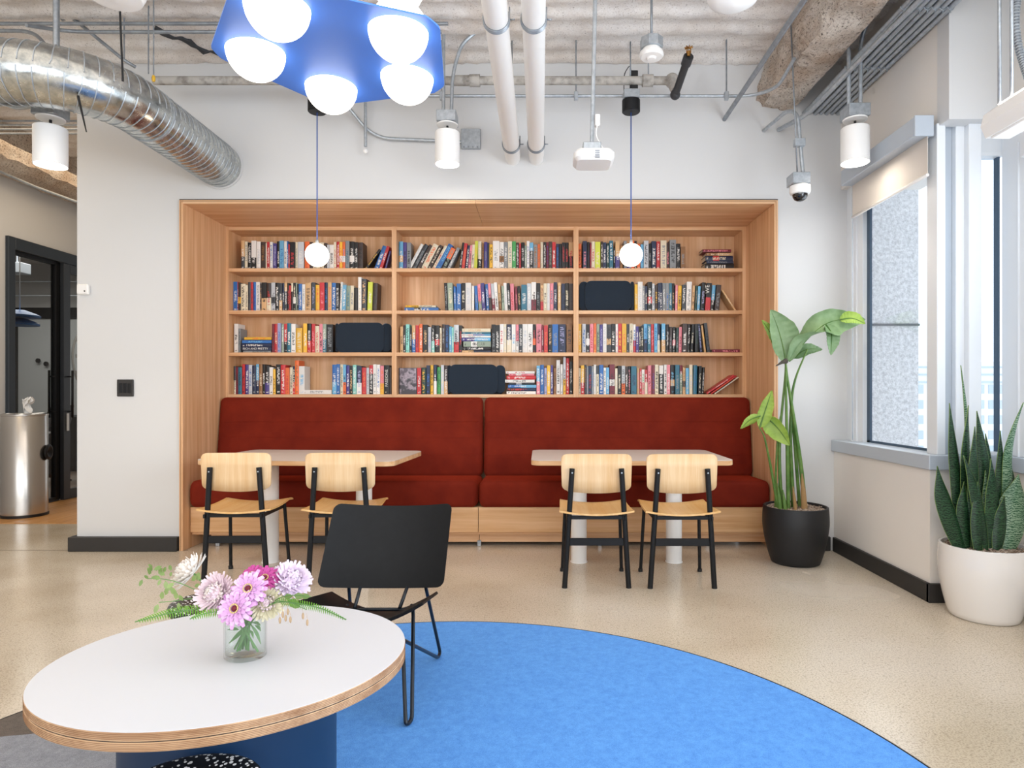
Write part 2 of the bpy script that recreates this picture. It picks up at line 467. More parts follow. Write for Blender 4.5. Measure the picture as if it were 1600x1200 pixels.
# back wall with the niche opening
NX0, NX1, NZ = -2.755, 1.805, 2.675
b = B()
b.box(-3.55, NX0, 4.9, 10.2, 0, CZ+.06)
b.box(NX1, 2.42, 4.9, 5.05, 0, CZ+.06)
b.box(NX0, NX1, 4.9, 5.05, NZ, CZ+.06)
b.box(NX0, NX1, 5.9, 6.0, 0, 2.9)
WB = struct('wall_back', b, M['wall'])
b = B(); b.box(-3.592, NX0-.008, 4.855, 4.9, 0, .108, .004); b.box(-3.592, -3.55, 4.9, 5.6, 0, .108); struct('baseboard_back_left', b, M['skirt'])
b = B(); b.box(NX1+.03, 2.21, 4.875, 4.9, 0, .108, .004); struct('baseboard_back_right', b, M['skirt'])

# right wall: low wall, window, upper wall, soffit
b = B(); b.box(2.244, 2.9, 3.69, 4.9, 0, .76); b.box(2.66, 2.9, -4.1, 3.69, 0, .76)
b.box(2.30, 2.9, 3.674, 4.9, 2.76, CZ+.06)
b.box(2.66, 2.9, -4.1, 3.60, 2.72, CZ+.06)
WR = struct('wall_right', b, M['wallside'])
b = B(); b.box(2.297, 2.9, 3.60, 3.71, 2.745, CZ+.06, .002); struct('trim_1', b, M['wall'])
b = B(); b.box(2.222, 2.244, 3.668, 4.875, 0, .108, .003); b.box(2.222, 2.66, 3.665, 3.69, 0, .108, .003); struct('baseboard_right', b, M['skirt'])
b = B(); b.box(2.638, 2.66, -4.0, 3.665, 0, .108, .003); struct('baseboard_right_front', b, M['skirt'])
# sills
b = B(); b.box(2.222, 2.42, 3.66, 4.9, .762, .847, .004); b.box(2.4205, 2.70, 3.66, 3.76, .762, .847, .004); struct('trim_2', b, M['framegrey'])
b = B(); b.box(2.628, 2.74, -4.0, 3.655, .762, .847, .004); struct('trim_3', b, M['framegrey'])

# window_1: glazing beside the back corner
W1 = B(); W1.box(2.345, 2.40, 4.66, 4.9, .847, 2.76); b = W1
b.box(2.33, 2.345, 4.80, 4.815, .847, 2.70); b.box(2.335, 2.345, 4.74, 4.75, .847, 2.70)
win1 = struct('window_1', b, M['frame'])
b = B(); b.box(2.375, 2.392, 4.62, 4.66, .847, 2.76); b.box(2.375, 2.392, 3.9, 4.66, .847, .862); b.box(2.375, 2.392, 3.9, 4.66, 2.74, 2.76)
b.build('gasket', mat('dark_window_gasket', '3d5266', .5), win1)
b = B(); b.box(2.382, 2.388, 3.93, 4.64, .86, 2.75); b.build('pane', M['pane'], win1)
# column covers between the two windows
for k, (x0, x1, y0, y1, mm) in enumerate([(2.285, 2.335, 3.69, 3.79, 'frame'), (2.335, 2.40, 3.735, 3.86, 'framegrey'), (2.40, 2.452, 3.70, 3.96, 'frame'), (2.452, 2.525, 3.665, 3.96, 'frame')]):
    b = B(); b.box(x0, x1, y0, y1, .847, 2.76, .003); b.build('mullion_cover', M[mm], win1)
# window_2: narrow glazing facing the room
b = B(); b.box(2.525, 2.68, 3.71, 3.77, 2.60, 2.76, .003); b.box(2.525, 2.535, 3.70, 3.77, .847, 2.6); b.box(2.525, 2.68, 3.70, 3.77, 2.575, 2.60); b.box(2.525, 2.68, 3.70, 3.77, .847, .862)
win2 = struct('window_2', b, M['frame'])
b = B(); b.box(2.653, 2.664, 3.715, 3.75, .862, 2.6); b.build('gasket', bpy.data.materials['dark_window_gasket'], win2)
b = B(); b.box(2.535, 2.655, 3.738, 3.744, .862, 2.58); b.build('pane', M['pane'], win2)
# window_3: long side glazing toward the camera
b = B()
b.box(2.664, 2.78, 3.52, 3.70, .847, 2.745, .003); b.box(2.654, 2.666, 3.56, 3.565, .847, 2.6)
for y in (-4.0, -2.4, -.9, .6, 2.1): b.box(2.68, 2.78, y, y+.08, .847, 2.72)
b.box(2.68, 2.78, -4.0, 3.6, 2.66, 2.745)
win3 = struct('window_3', b, M['frame'])
b = B(); b.box(2.724, 2.73, -3.95, 3.53, .847, 2.67); b.build('pane', M['pane'], win3)

# left wall: glazed hall front (X=-5.38), and closing walls
b = B(); b.box(-5.5, -5.38, -4.1, 6.43, 0, CZ+.06); b.box(-5.5, -5.38, 6.43, 12.6, 2.79, CZ+.06)
WL = struct('wall_left', b, M['wall'])
b = B(); b.box(-13, -3.5, 12.5, 12.6, 0, CZ+.06); b.box(-13, -12.9, 3, 12.6, 0, CZ+.06); b.box(-13, -5.5, 3, 3.1, 0, CZ+.06)
struct('wall_hall', b, M['wall'])
b = B()
for x0, x1 in ((-5.5, -5.1), (-2.3, -2.1), (.9, 1.1), (2.6, 2.9)): b.box(x0, x1, -4.2, -4.1, 0, CZ+.06)
b.box(-5.5, 2.9, -4.2, -4.1, 0, .7); b.box(-5.5, 2.9, -4.2, -4.1, 3.4, CZ+.06)
struct('wall_front', b, M['wall'])
# sprayed beams: one along the left wall, one along the right
def roughbeam(poly, y0, y1, dy, amp, seed, name, m, col2=None):
    b = B(); n_ = int((y1-y0)/dy); P = []
    pts = []
    for i in range(len(poly)-1):
        a = Vector(poly[i]); c = Vector(poly[i+1]); k = max(1, int((c-a).length/.025))
        for j in range(k): pts.append(a+(c-a)*j/k)
    pts.append(Vector(poly[-1])); m_ = len(pts)
    for i in range(n_+1):
        y = y0+(y1-y0)*i/n_
        for p in pts:
            d = amp*fbm(p.x*4+seed, y*4, p.y*4)+amp*.5*fbm(p.x*18+seed, y*18, p.y*18)
            P.append((p.x+d, y, p.y+d*.8))
    fs = [(i*m_+k, i*m_+k+1, (i+1)*m_+k+1, (i+1)*m_+k) for i in range(n_) for k in range(m_-1)]
    fs += [tuple(range(m_)), tuple(n_*m_+k for k in range(m_))]
    b.add(P, fs, True)
    return struct(name, b, m)
roughbeam([(1.70, 3.80), (1.685, 3.5), (1.70, 3.40), (1.77, 3.375), (1.86, 3.37), (1.94, 3.385), (1.985, 3.45), (2.0, 3.56), (2.06, 3.64), (2.06, 3.80)], 1.0, 4.93, .03, .045, 3, 'beam_right', M['spraybeam'])
roughbeam([(-5.40, 3.80), (-5.38, 3.42), (-5.30, 3.36), (-5.1, 3.36), (-5.0, 3.42), (-4.98, 3.80)], 4.5, 10.5, .08, .03, 9, 'beam_left', M['spraybeam'])
b = B(); b.box(2.0, 2.06, 1.0, 4.9, 3.56, 3.66); struct('beam_flange', b, M['galv'])

# sliding glazed door front in the left wall
GX = -5.38
b = B()
b.box(GX-.07, GX+.035, 6.43, 6.515, 0, 2.79, .004); b.box(GX-.07, GX+.035, 6.515, 10.0, 2.665, 2.79, .004)
b.box(GX-.04, GX+.0, 6.515, 7.15, .0, .02)
M['slate'] = mat('slate_steel_frame', '2b333c', .45)
dr = struct('door_1', b, M['slate'])
b = B(); b.box(GX-.06, GX+.0, 7.10, 7.17, .02, 2.665, .003); b.box(GX-.06, GX+.0, 6.515, 7.1, .02, .05); b.box(GX-.06, GX+.0, 6.515, 7.1, 2.63, 2.665)
d1 = b.build('fixed_frame', M['black'], dr)
b = B(); b.box(GX-.034, GX-.026, 6.515, 7.10, .05, 2.63); b.build('pane', M['paned'], d1)
b = B(); b.box(GX+.002, GX+.045, 7.16, 7.26, .012, 2.66, .003); b.box(GX+.002, GX+.045, 8.2, 8.3, .012, 2.66, .003); b.box(GX+.002, GX+.045, 7.26, 8.2, .012, .12); b.box(GX+.002, GX+.045, 7.26, 8.2, 2.56, 2.66)
d2 = b.build('sliding_leaf', mat('charcoal_frame', '2b2f35', .4), dr)
b = B(); b.box(GX+.02, GX+.028, 7.26, 8.2, .12, 2.56); b.build('pane', M['paned'], d2)
for sx, yy in ((-.075, 7.10), (.10, 7.215)):
    b = B(); b.tube([(GX+sx, yy, .93), (GX+sx, yy, 1.46)], .012, 8)
    for z in (1.0, 1.39): b.tube([(GX+sx, yy, z), (GX+(.0 if sx < 0 else .03), yy, z)], .008, 6)
    b.build('pull_handle', M['black'], d2 if sx > 0 else d1)
b = B(); b.box(GX+.045, GX+.055, 7.19, 7.23, .78, .98, .002); b.build('lock_case', M['steel'], d2)
# ring and letter on the sliding glass
b = B(); cy, cz, r_ = 7.78, 1.62, .47
P = [(GX+.031, cy+r_*math.cos(a), cz+r_*math.sin(a)) for a in [2*PI*i/48 for i in range(48)]]
b.tube(P, .012, 6, closed=True)
b.box(GX+.029, GX+.033, 7.50, 7.55, 1.42, 1.84)
for z in (1.42, 1.61, 1.80): b.box(GX+.029, GX+.033, 7.36, 7.50, z, z+.045)
b.build('ring_and_letter_e', mat('grey_vinyl', '9aa0a4', .6), d2)

# wall fittings
t = B(); t.box(-3.535, -3.447, 4.868, 4.9, 1.955, 2.035, .008)
o = t.build('sensor_box', M['whitemat'], label='small white sensor box high on the wall edge beside the glass door', cat='sensor')
b = B(); b.sphere((-3.47, 4.867, 1.98), .006, 10, 6); b.build('button', M['skirt'], o)
t = B(); t.box(-3.24, -3.114, 4.888, 4.9, 1.178, 1.308, .004)
o = t.build('switch_plate', M['skirt'], label='black switch plate with three rockers on the white wall', cat='light switch')
for k in range(3):
    b = B(); b.box(-3.222+k*.033, -3.197+k*.033, 4.884, 4.889, 1.205, 1.28, .002); b.build('rocker', M['black'], o)
t = B(); t.box(px(721, 0, 4.9).x, px(751, 0, 4.9).x, 4.872, 4.9, px(0, 234, 4.9).z, px(0, 203, 4.9).z, .003)
o = t.build('junction_box', M['galv'], label='square galvanised junction box flat on the back wall', cat='junction box')
b = B()
for k in range(4): b.tube([(px(725+k*7, 0, 4.87).x, 4.872, px(0, 232, 4.9).z), (px(725+k*7, 0, 4.87).x, 4.865, px(0, 232, 4.9).z)], .006, 8)
b.build('screw_row', M['galvdark'], o, kind='stuff')

# ---------------------------------------------------------------- outside
b = B(); b.box(2.9, 3.54, 6.0, 7.5, -6, 9)
o = struct('outside_pier', b, M['outconc'])
b = B(); b.box(2.9, 3.545, 5.985, 6.0, 1.835, 1.855); b.build('joint', mat('dark_joint', '6a6c70', .9), o)
b = B(); b.box(3.54, 3.60, 6.2, 7.5, -6, 9); b.build('edge_cladding', M['frame'], o)
fw = mat('far_hazed_facade', 'f6f7f8', .8); fg = mat('far_hazed_glass', 'bccad6', .3)  # bright outdoor haze is put into these pale colours
b = B(); b.box(34, 56, 60, 70, -22, 4.2); fb = b.build('far_building', fw, label='pale distant office building with rows of small windows outside', cat='building')
base = None
for i in range(22):
    for j in range(9):
        x = 34.6+i*.95; z = 1.6-j*1.42
        if base is None:
            bb = B(); bb.box(-.26, .26, -.08, .08, -.4, .4); base = bb.build('window', fg, fb); base.location = (x, 59.95, z)
        else:
            c = base.copy(); COL.objects.link(c); c.location = (x, 59.95, z)
for j in range(3):
    bb = B(); bb.box(34, 56, 59.8, 60, 2.2+j*.7, 2.35+j*.7); bb.build('ledge', fg, fb)

# ================================================================== NICHE + BOOKCASE
YS, YB = 5.54, 5.79
bc = thing('bookcase', 'built-in oak bookcase of three bays set in the wall niche', 'bookcase', (-.475, 5.54, 0))
def bpart(name, x0, x1, y0, y1, z0, z1, m='oakz', c=.0015):
    b = B(); b.box(x0, x1, y0, y1, z0, z1, c); return b.build(name, M[m], bc)
bpart('lining_side', -2.755, -2.727, 4.875, YB, 0, 2.675)
bpart('lining_side', 1.779, 1.807, 4.875, YB, 0, 2.675)
bpart('lining_top', -2.727, -.50, 4.875, YB, 2.648, 2.675, 'oakx')
bpart('lining_top', -.498, 1.779, 4.875, YB, 2.648, 2.675, 'oakx')
lay = mat('ply_dark_layer', '8a6242', .6)
for (x0, x1, z0, z1) in ((-2.745, -2.742, .001, 2.665), (1.790, 1.793, .001, 2.665), (-2.74, 1.79, 2.6605, 2.6635)):
    b = B(); b.box(x0, x1, 4.8735, 4.8755, z0, z1); b.build('ply_layer', lay, bc)
for (x0, x1, z0, z1) in ((-2.76, 1.812, 2.675, 2.686), (-2.763, -2.755, .108, 2.686), (1.807, 1.813, .001, 2.686)):
    b = B(); b.box(x0, x1, 4.893, 4.8985, z0, z1); b.build('shadow_gap', M['skirt'], bc)
bpart('back_panel', -2.727, -1.27, YB-.012, YB, 1.1, 2.648)
bpart('back_panel', -1.27, .30, YB-.012, YB, 1.1, 2.648)
bpart('back_panel', .30, 1.779, YB-.012, YB, 1.1, 2.648)
XS = [(-2.727, -2.703), (-1.291, -1.250), (.283, .327), (1.745, 1.779)]
for x0, x1 in XS: bpart('side_panel' if x0 in (-2.727, 1.745) else 'divider', x0, x1, YS, YB-.012, .3, 2.648)
bays = [(-2.703, -1.291), (-1.250, .283), (.327, 1.745)]
ztop = [2.286, 1.920, 1.557, 1.194]
for x0, x1 in bays:
    bpart('top_rail', x0, x1, YS+.001, YB-.012, 2.616, 2.647, 'oakx')
    for z in ztop: bpart('shelf', x0, x1, YS+.001, YB-.012, z-.031, z, 'oakx')
bpart('lower_panel', -2.703, 1.745, 5.60, 5.62, .3, 1.163, 'oakx')

# ================================================================== BENCH
bn = thing('bench', 'long banquette with rust red velvet cushions on an oak base', 'bench', (-.475, 5.2, 0))
SX = -.485
def softbox(name, x0, x1, prof, m, rad=.045, n=16):
    """cushion: profile (y,z) loop swept in x with rounded ends"""
    b = B(); NP = len(prof)
    cy = sum(p[0] for p in prof)/NP; cz = sum(p[1] for p in prof)/NP
    st = []
    for k in range(7):
        a = PI/2*k/6; st.append((x0+rad*(1-math.sin(a)), 1-(1-math.cos(PI/2-a))*0, math.cos(a)))
    xs = [(x0+rad*(1-math.sin(PI/2*k/6)), rad*(1-math.cos(PI/2*(1-k/6)))) for k in range(7)]
    xs = [(x0, rad)]+[(x0+rad*(1-math.cos(PI/2*k/6)), rad*(1-math.sin(PI/2*k/6))) for k in range(1, 7)]
    m_ = 12; L = list(xs)
    for k in range(1, m_): L.append((x0+rad+(x1-x0-2*rad)*k/m_, 0))
    L += [(x0+x1-x, i) for x, i in reversed(xs)]
    vs_ = []
    for x, ins in L:
        for p in prof:
            d = Vector((p[0]-cy, p[1]-cz)); ln = max(abs(d.x), abs(d.y))
            sx = max(0, 1-ins/max(.001, hy)) if False else 1
            vs_.append((x, p[0]-(ins*min(1, max(-1, d.x/.05))), p[1]-(ins*min(1, max(-1, d.y/.05)))))
    fs = []
    for i in range(len(L)-1):
        for k in range(NP): fs.append((i*NP+k, i*NP+(k+1) % NP, (i+1)*NP+(k+1) % NP, (i+1)*NP+k))
    fs += [tuple(range(NP)), tuple((len(L)-1)*NP+k for k in range(NP))]
    b.add(vs_, fs, True); return b
def rprof(quad, r, n=5):
    out = []
    for i in range(4):
        a = Vector(quad[i-1]); p = Vector(quad[i]); q_ = Vector(quad[(i+1) % 4])
        d1 = (a-p).normalized(); d2 = (q_-p).normalized(); s_ = p+d1*r; e_ = p+d2*r
        for k in range(n+1):
            t = k/n; out.append(tuple(s_*(1-t)**2+p*2*t*(1-t)+e_*t*t))
    return out
seatp = rprof([(4.935, .318), (4.935, .525), (5.47, .515), (5.47, .318)], .05)
for x0, x1 in ((-2.722, SX-.006), (SX+.006, 1.775)):
    softbox('c', x0, x1, seatp, None).build('seat_cushion', M['velvet'], bn)
backp = rprof([(5.33, .50), (5.415, 1.168), (5.53, 1.168), (5.53, .50)], .045)
for x0, x1 in ((-2.722, SX-.006), (SX+.006, 1.775)):
    o = softbox('c', x0, x1, backp, None).build('back_cushion', M['velvet'], bn)
    for z in (.69, .83, .965):
        y = 5.33+(z-.50)/.668*.085
        b = B(); b.tube([(x0+.03, y+.0015, z), ((x0+x1)/2, y+.001, z+.001), (x1-.03, y+.0015, z)], .0035, 6); b.build('seam', M['velvet'], o)
for x0, x1 in ((-2.722, SX-.002), (SX+.002, 1.775)):
    b = B(); b.box(x0, x1, 4.97, 4.992, .122, .318, .0015); b.build('front_panel', M['oakl'], bn)
b = B(); b.box(-2.722, 1.775, 4.995, 5.50, .10, .318); b.build('carcass', M['oakx'], bn)
for x0, x1 in ((-2.60, SX-.002), (SX+.002, 1.775)):
    b = B(); b.box(x0, x1, 5.05, 5.07, .03, .12, .001); b.build('toe_board', M['oakx'], bn)
for x in (-2.56, -1.4, -.5, .45, 1.3):
    b = B(); b.box(x, x+.03, 5.035, 5.05, .0, .045, .002); b.build('levelling_foot', M['galv'], bn)

# ================================================================== BOOKS
PAL = {'w': 'eceae6', 'c': 'e6dcc2', 'k': '17181b', 'g': '8d9296', 'd': '3c4148', 'n': '1e2c4c', 'b': '2f6cb4', 's': '6fb4dc',
       't': '2f7088', 'e': '48a45a', 'l': 'd3dc4c', 'y': 'edb93c', 'o': 'e8703a', 'r': 'c8343a', 'm': '7a2436', 'p': 'eb8f9c',
       'u': '4a3f86', 'v': 'a3a4cc', 'h': '94683e', 'f': 'd9b07f', 'i': 'c9ced4', 'x': '40312e', 'a': '93a392', 'z': '8fd6cc', 'q': '1f4038'}
CN = {'w': 'white', 'c': 'cream', 'k': 'black', 'g': 'grey', 'd': 'charcoal', 'n': 'navy', 'b': 'blue', 's': 'sky-blue', 't': 'teal',
      'e': 'green', 'l': 'lime', 'y': 'yellow', 'o': 'orange', 'r': 'red', 'm': 'maroon', 'p': 'pink', 'u': 'purple', 'v': 'lavender',
      'h': 'brown', 'f': 'tan', 'i': 'pale-grey', 'x': 'dark-brown', 'a': 'sage', 'z': 'mint', 'q': 'dark-green'}
def bookmat(name, atype):
    q = NT(name)
    def attr(n_): a = q.n('ShaderNodeAttribute'); a.attribute_type = atype; a.attribute_name = n_; return a
    sp = q.n('ShaderNodeSeparateXYZ'); q.l(q.n('ShaderNodeTexCoord').outputs['Object'] if atype == 'OBJECT' else attr('loc').outputs['Vector'], sp.inputs[0])
    def mth(op, a, b_=None, c_=None):
        m_ = q.n('ShaderNodeMath', operation=op)
        for i, v_ in enumerate((a, b_, c_)):
            if v_ is None: continue
            if isinstance(v_, (int, float)): m_.inputs[i].default_value = v_
            else: q.l(v_, m_.inputs[i])
        return m_.outputs[0]
    X_, Y_, Z_ = sp.outputs
    bnd = attr('band'); bs_ = q.n('ShaderNodeSeparateXYZ'); q.l(bnd.outputs['Vector'], bs_.inputs[0])
    inb = mth('MULTIPLY', mth('GREATER_THAN', Z_, bs_.outputs[0]), mth('LESS_THAN', Z_, bs_.outputs[1]))
    m1 = q.n('ShaderNodeMix', data_type='RGBA'); q.l(inb, m1.inputs[0]); q.l(attr('c1').outputs['Color'], m1.inputs[6]); q.l(attr('c2').outputs['Color'], m1.inputs[7])
    # blocky print along the spine
    txt = attr('text'); ts = q.n('ShaderNodeSeparateXYZ'); q.l(txt.outputs['Vector'], ts.inputs[0])
    cmb = q.n('ShaderNodeCombineXYZ'); q.l(mth('MULTIPLY', X_, 2.2), cmb.inputs[0]); q.l(mth('MULTIPLY', Z_, ts.outputs[2]), cmb.inputs[2]); q.l(bs_.outputs[2], cmb.inputs[1])
    nz = q.n('ShaderNodeTexNoise'); nz.inputs['Scale'].default_value = 1; nz.inputs['Detail'].default_value = 2; q.l(cmb.outputs[0], nz.inputs[0])
    on = mth('GREATER_THAN', nz.outputs[0], .49)
    inx = mth('LESS_THAN', mth('ABSOLUTE', mth('SUBTRACT', X_, .5)), .27)
    inz = mth('MULTIPLY', mth('GREATER_THAN', Z_, ts.outputs[0]), mth('LESS_THAN', Z_, ts.outputs[1]))
    foot = mth('MULTIPLY', mth('GREATER_THAN', Z_, .05), mth('LESS_THAN', Z_, .10))
    msk = mth('MULTIPLY', mth('MULTIPLY', mth('MULTIPLY', on, inx), mth('MAXIMUM', inz, foot)), mth('LESS_THAN', Y_, .04))
    msk = mth('MULTIPLY', msk, .85)
    m2 = q.n('ShaderNodeMix', data_type='RGBA'); q.l(msk, m2.inputs[0]); q.l(m1.outputs[2], m2.inputs[6]); q.l(attr('c3').outputs['Color'], m2.inputs[7])
    q.l(m2.outputs[2], q.p.inputs['Base Color']); q.p.inputs['Roughness'].default_value = .42
    return q.m
BK = bookmat('book_cover', 'OBJECT'); BKG = bookmat('book_cover_joined', 'GEOMETRY'); PG = mat('book_pages', 'd8cdb8', .9)

def bookmesh(k):
    b = B(); c = .07
    # spine slightly rounded
    n_ = 4; vs_ = []
    for i in range(n_+1):
        t = i/n_; y = .022*(1-math.sin(PI*t)) if k == 0 else (.004 if i in (0, n_) else 0)
        vs_ += [(t, y, 0), (t, y, 1)]
    o = len(vs_); vs_ += [(0, .05, 0), (0, .05, 1), (1, .05, 0), (1, .05, 1)]
    fs = [(2*i, 2*i+2, 2*i+3, 2*i+1) for i in range(n_)]
    fs += [(0, 1, o+1, o), (2*n_, o+2, o+3, 2*n_+1), (o, o+1, o+3, o+2)]
    fs += [tuple([2*i for i in range(n_+1)]+[o+2, o]), tuple([2*i+1 for i in range(n_+1)]+[o+3, o+1])]
    b.add(vs_, fs)
    b.box(0, c, .05, 1, 0, 1); b.box(1-c, 1, .05, 1, 0, 1)
    b.cur = 1; b.box(c, 1-c, .05, .975, .018, .982)
    return b
protos = []
for k in range(2):
    o = bookmesh(k).build('book', [BK, PG]); protos.append(o.data); bpy.data.objects.remove(o)
ORD = ['first', 'second', 'third', 'fourth', 'fifth', 'sixth', 'seventh', 'eighth', 'ninth', 'tenth', 'eleventh', 'twelfth', 'thirteenth', 'fourteenth',
       'fifteenth', 'sixteenth', 'seventeenth', 'eighteenth', 'nineteenth', 'twentieth']
ORD += ['twenty-'+o for o in ORD[:9]]+['thirtieth']+['thirty-'+o for o in ORD[:9]]+['fortieth']+['forty-'+o for o in ORD[:9]]+['fiftieth']
ROWN = ['top', 'second', 'third', 'bottom']; BAYN = {'L': 'left', 'M': 'middle', 'R': 'right'}
YK = 5.62
nbk = 0
def mkbook(spec, t, h, d, loc, rot, label, group):
    global nbk
    o = bpy.data.objects.new('book', protos[nbk % 2]); COL.objects.link(o); nbk += 1
    o.location = loc; o.rotation_euler = rot; o.scale = (t, d, h)
    A = spec[0]
    if len(spec) == 2: T = spec[1]; Bc = A; lo, hi = 2, 3
    else:
        s_ = spec[1]; Bc = spec[2]; T = spec[3]
        lo, hi = {'1': (0, .45+R.uniform(-.08, .05)), '2': (.7, 1), '3': (.28, .5)}[s_]
    def v(c): return [float(x) for x in hx(PAL[c])[:3]]
    jit = R.uniform(.88, 1.08)
    o['c1'] = [min(1, x*jit) for x in v(A)]; o['c2'] = v(Bc); o['c3'] = v(T)
    o['band'] = [float(lo), float(hi), R.uniform(0, 90)]
    a = R.uniform(.14, .34); o['text'] = [a, R.uniform(.62, .92), R.uniform(26, 60)]
    o['label'] = label; o['category'] = 'book'; o['group'] = group
    return o, A, Bc, T
def desc(spec, t, lean=0):
    A = CN[spec[0]]
    sz = 'slim ' if t < .020 else ('thick ' if t > .041 else '')
    if len(spec) == 4 and spec[2] != spec[0]:
        s_ = {'1': ' with %s foot', '2': ' with %s top', '3': ' with %s band'}[spec[1]] % CN[spec[2]]
    elif spec[-1] != spec[0]: s_ = ' with %s lettering' % CN[spec[-1]]
    else: s_ = ''
    return sz+('leaning ' if lean else '')+A+' book'+s_
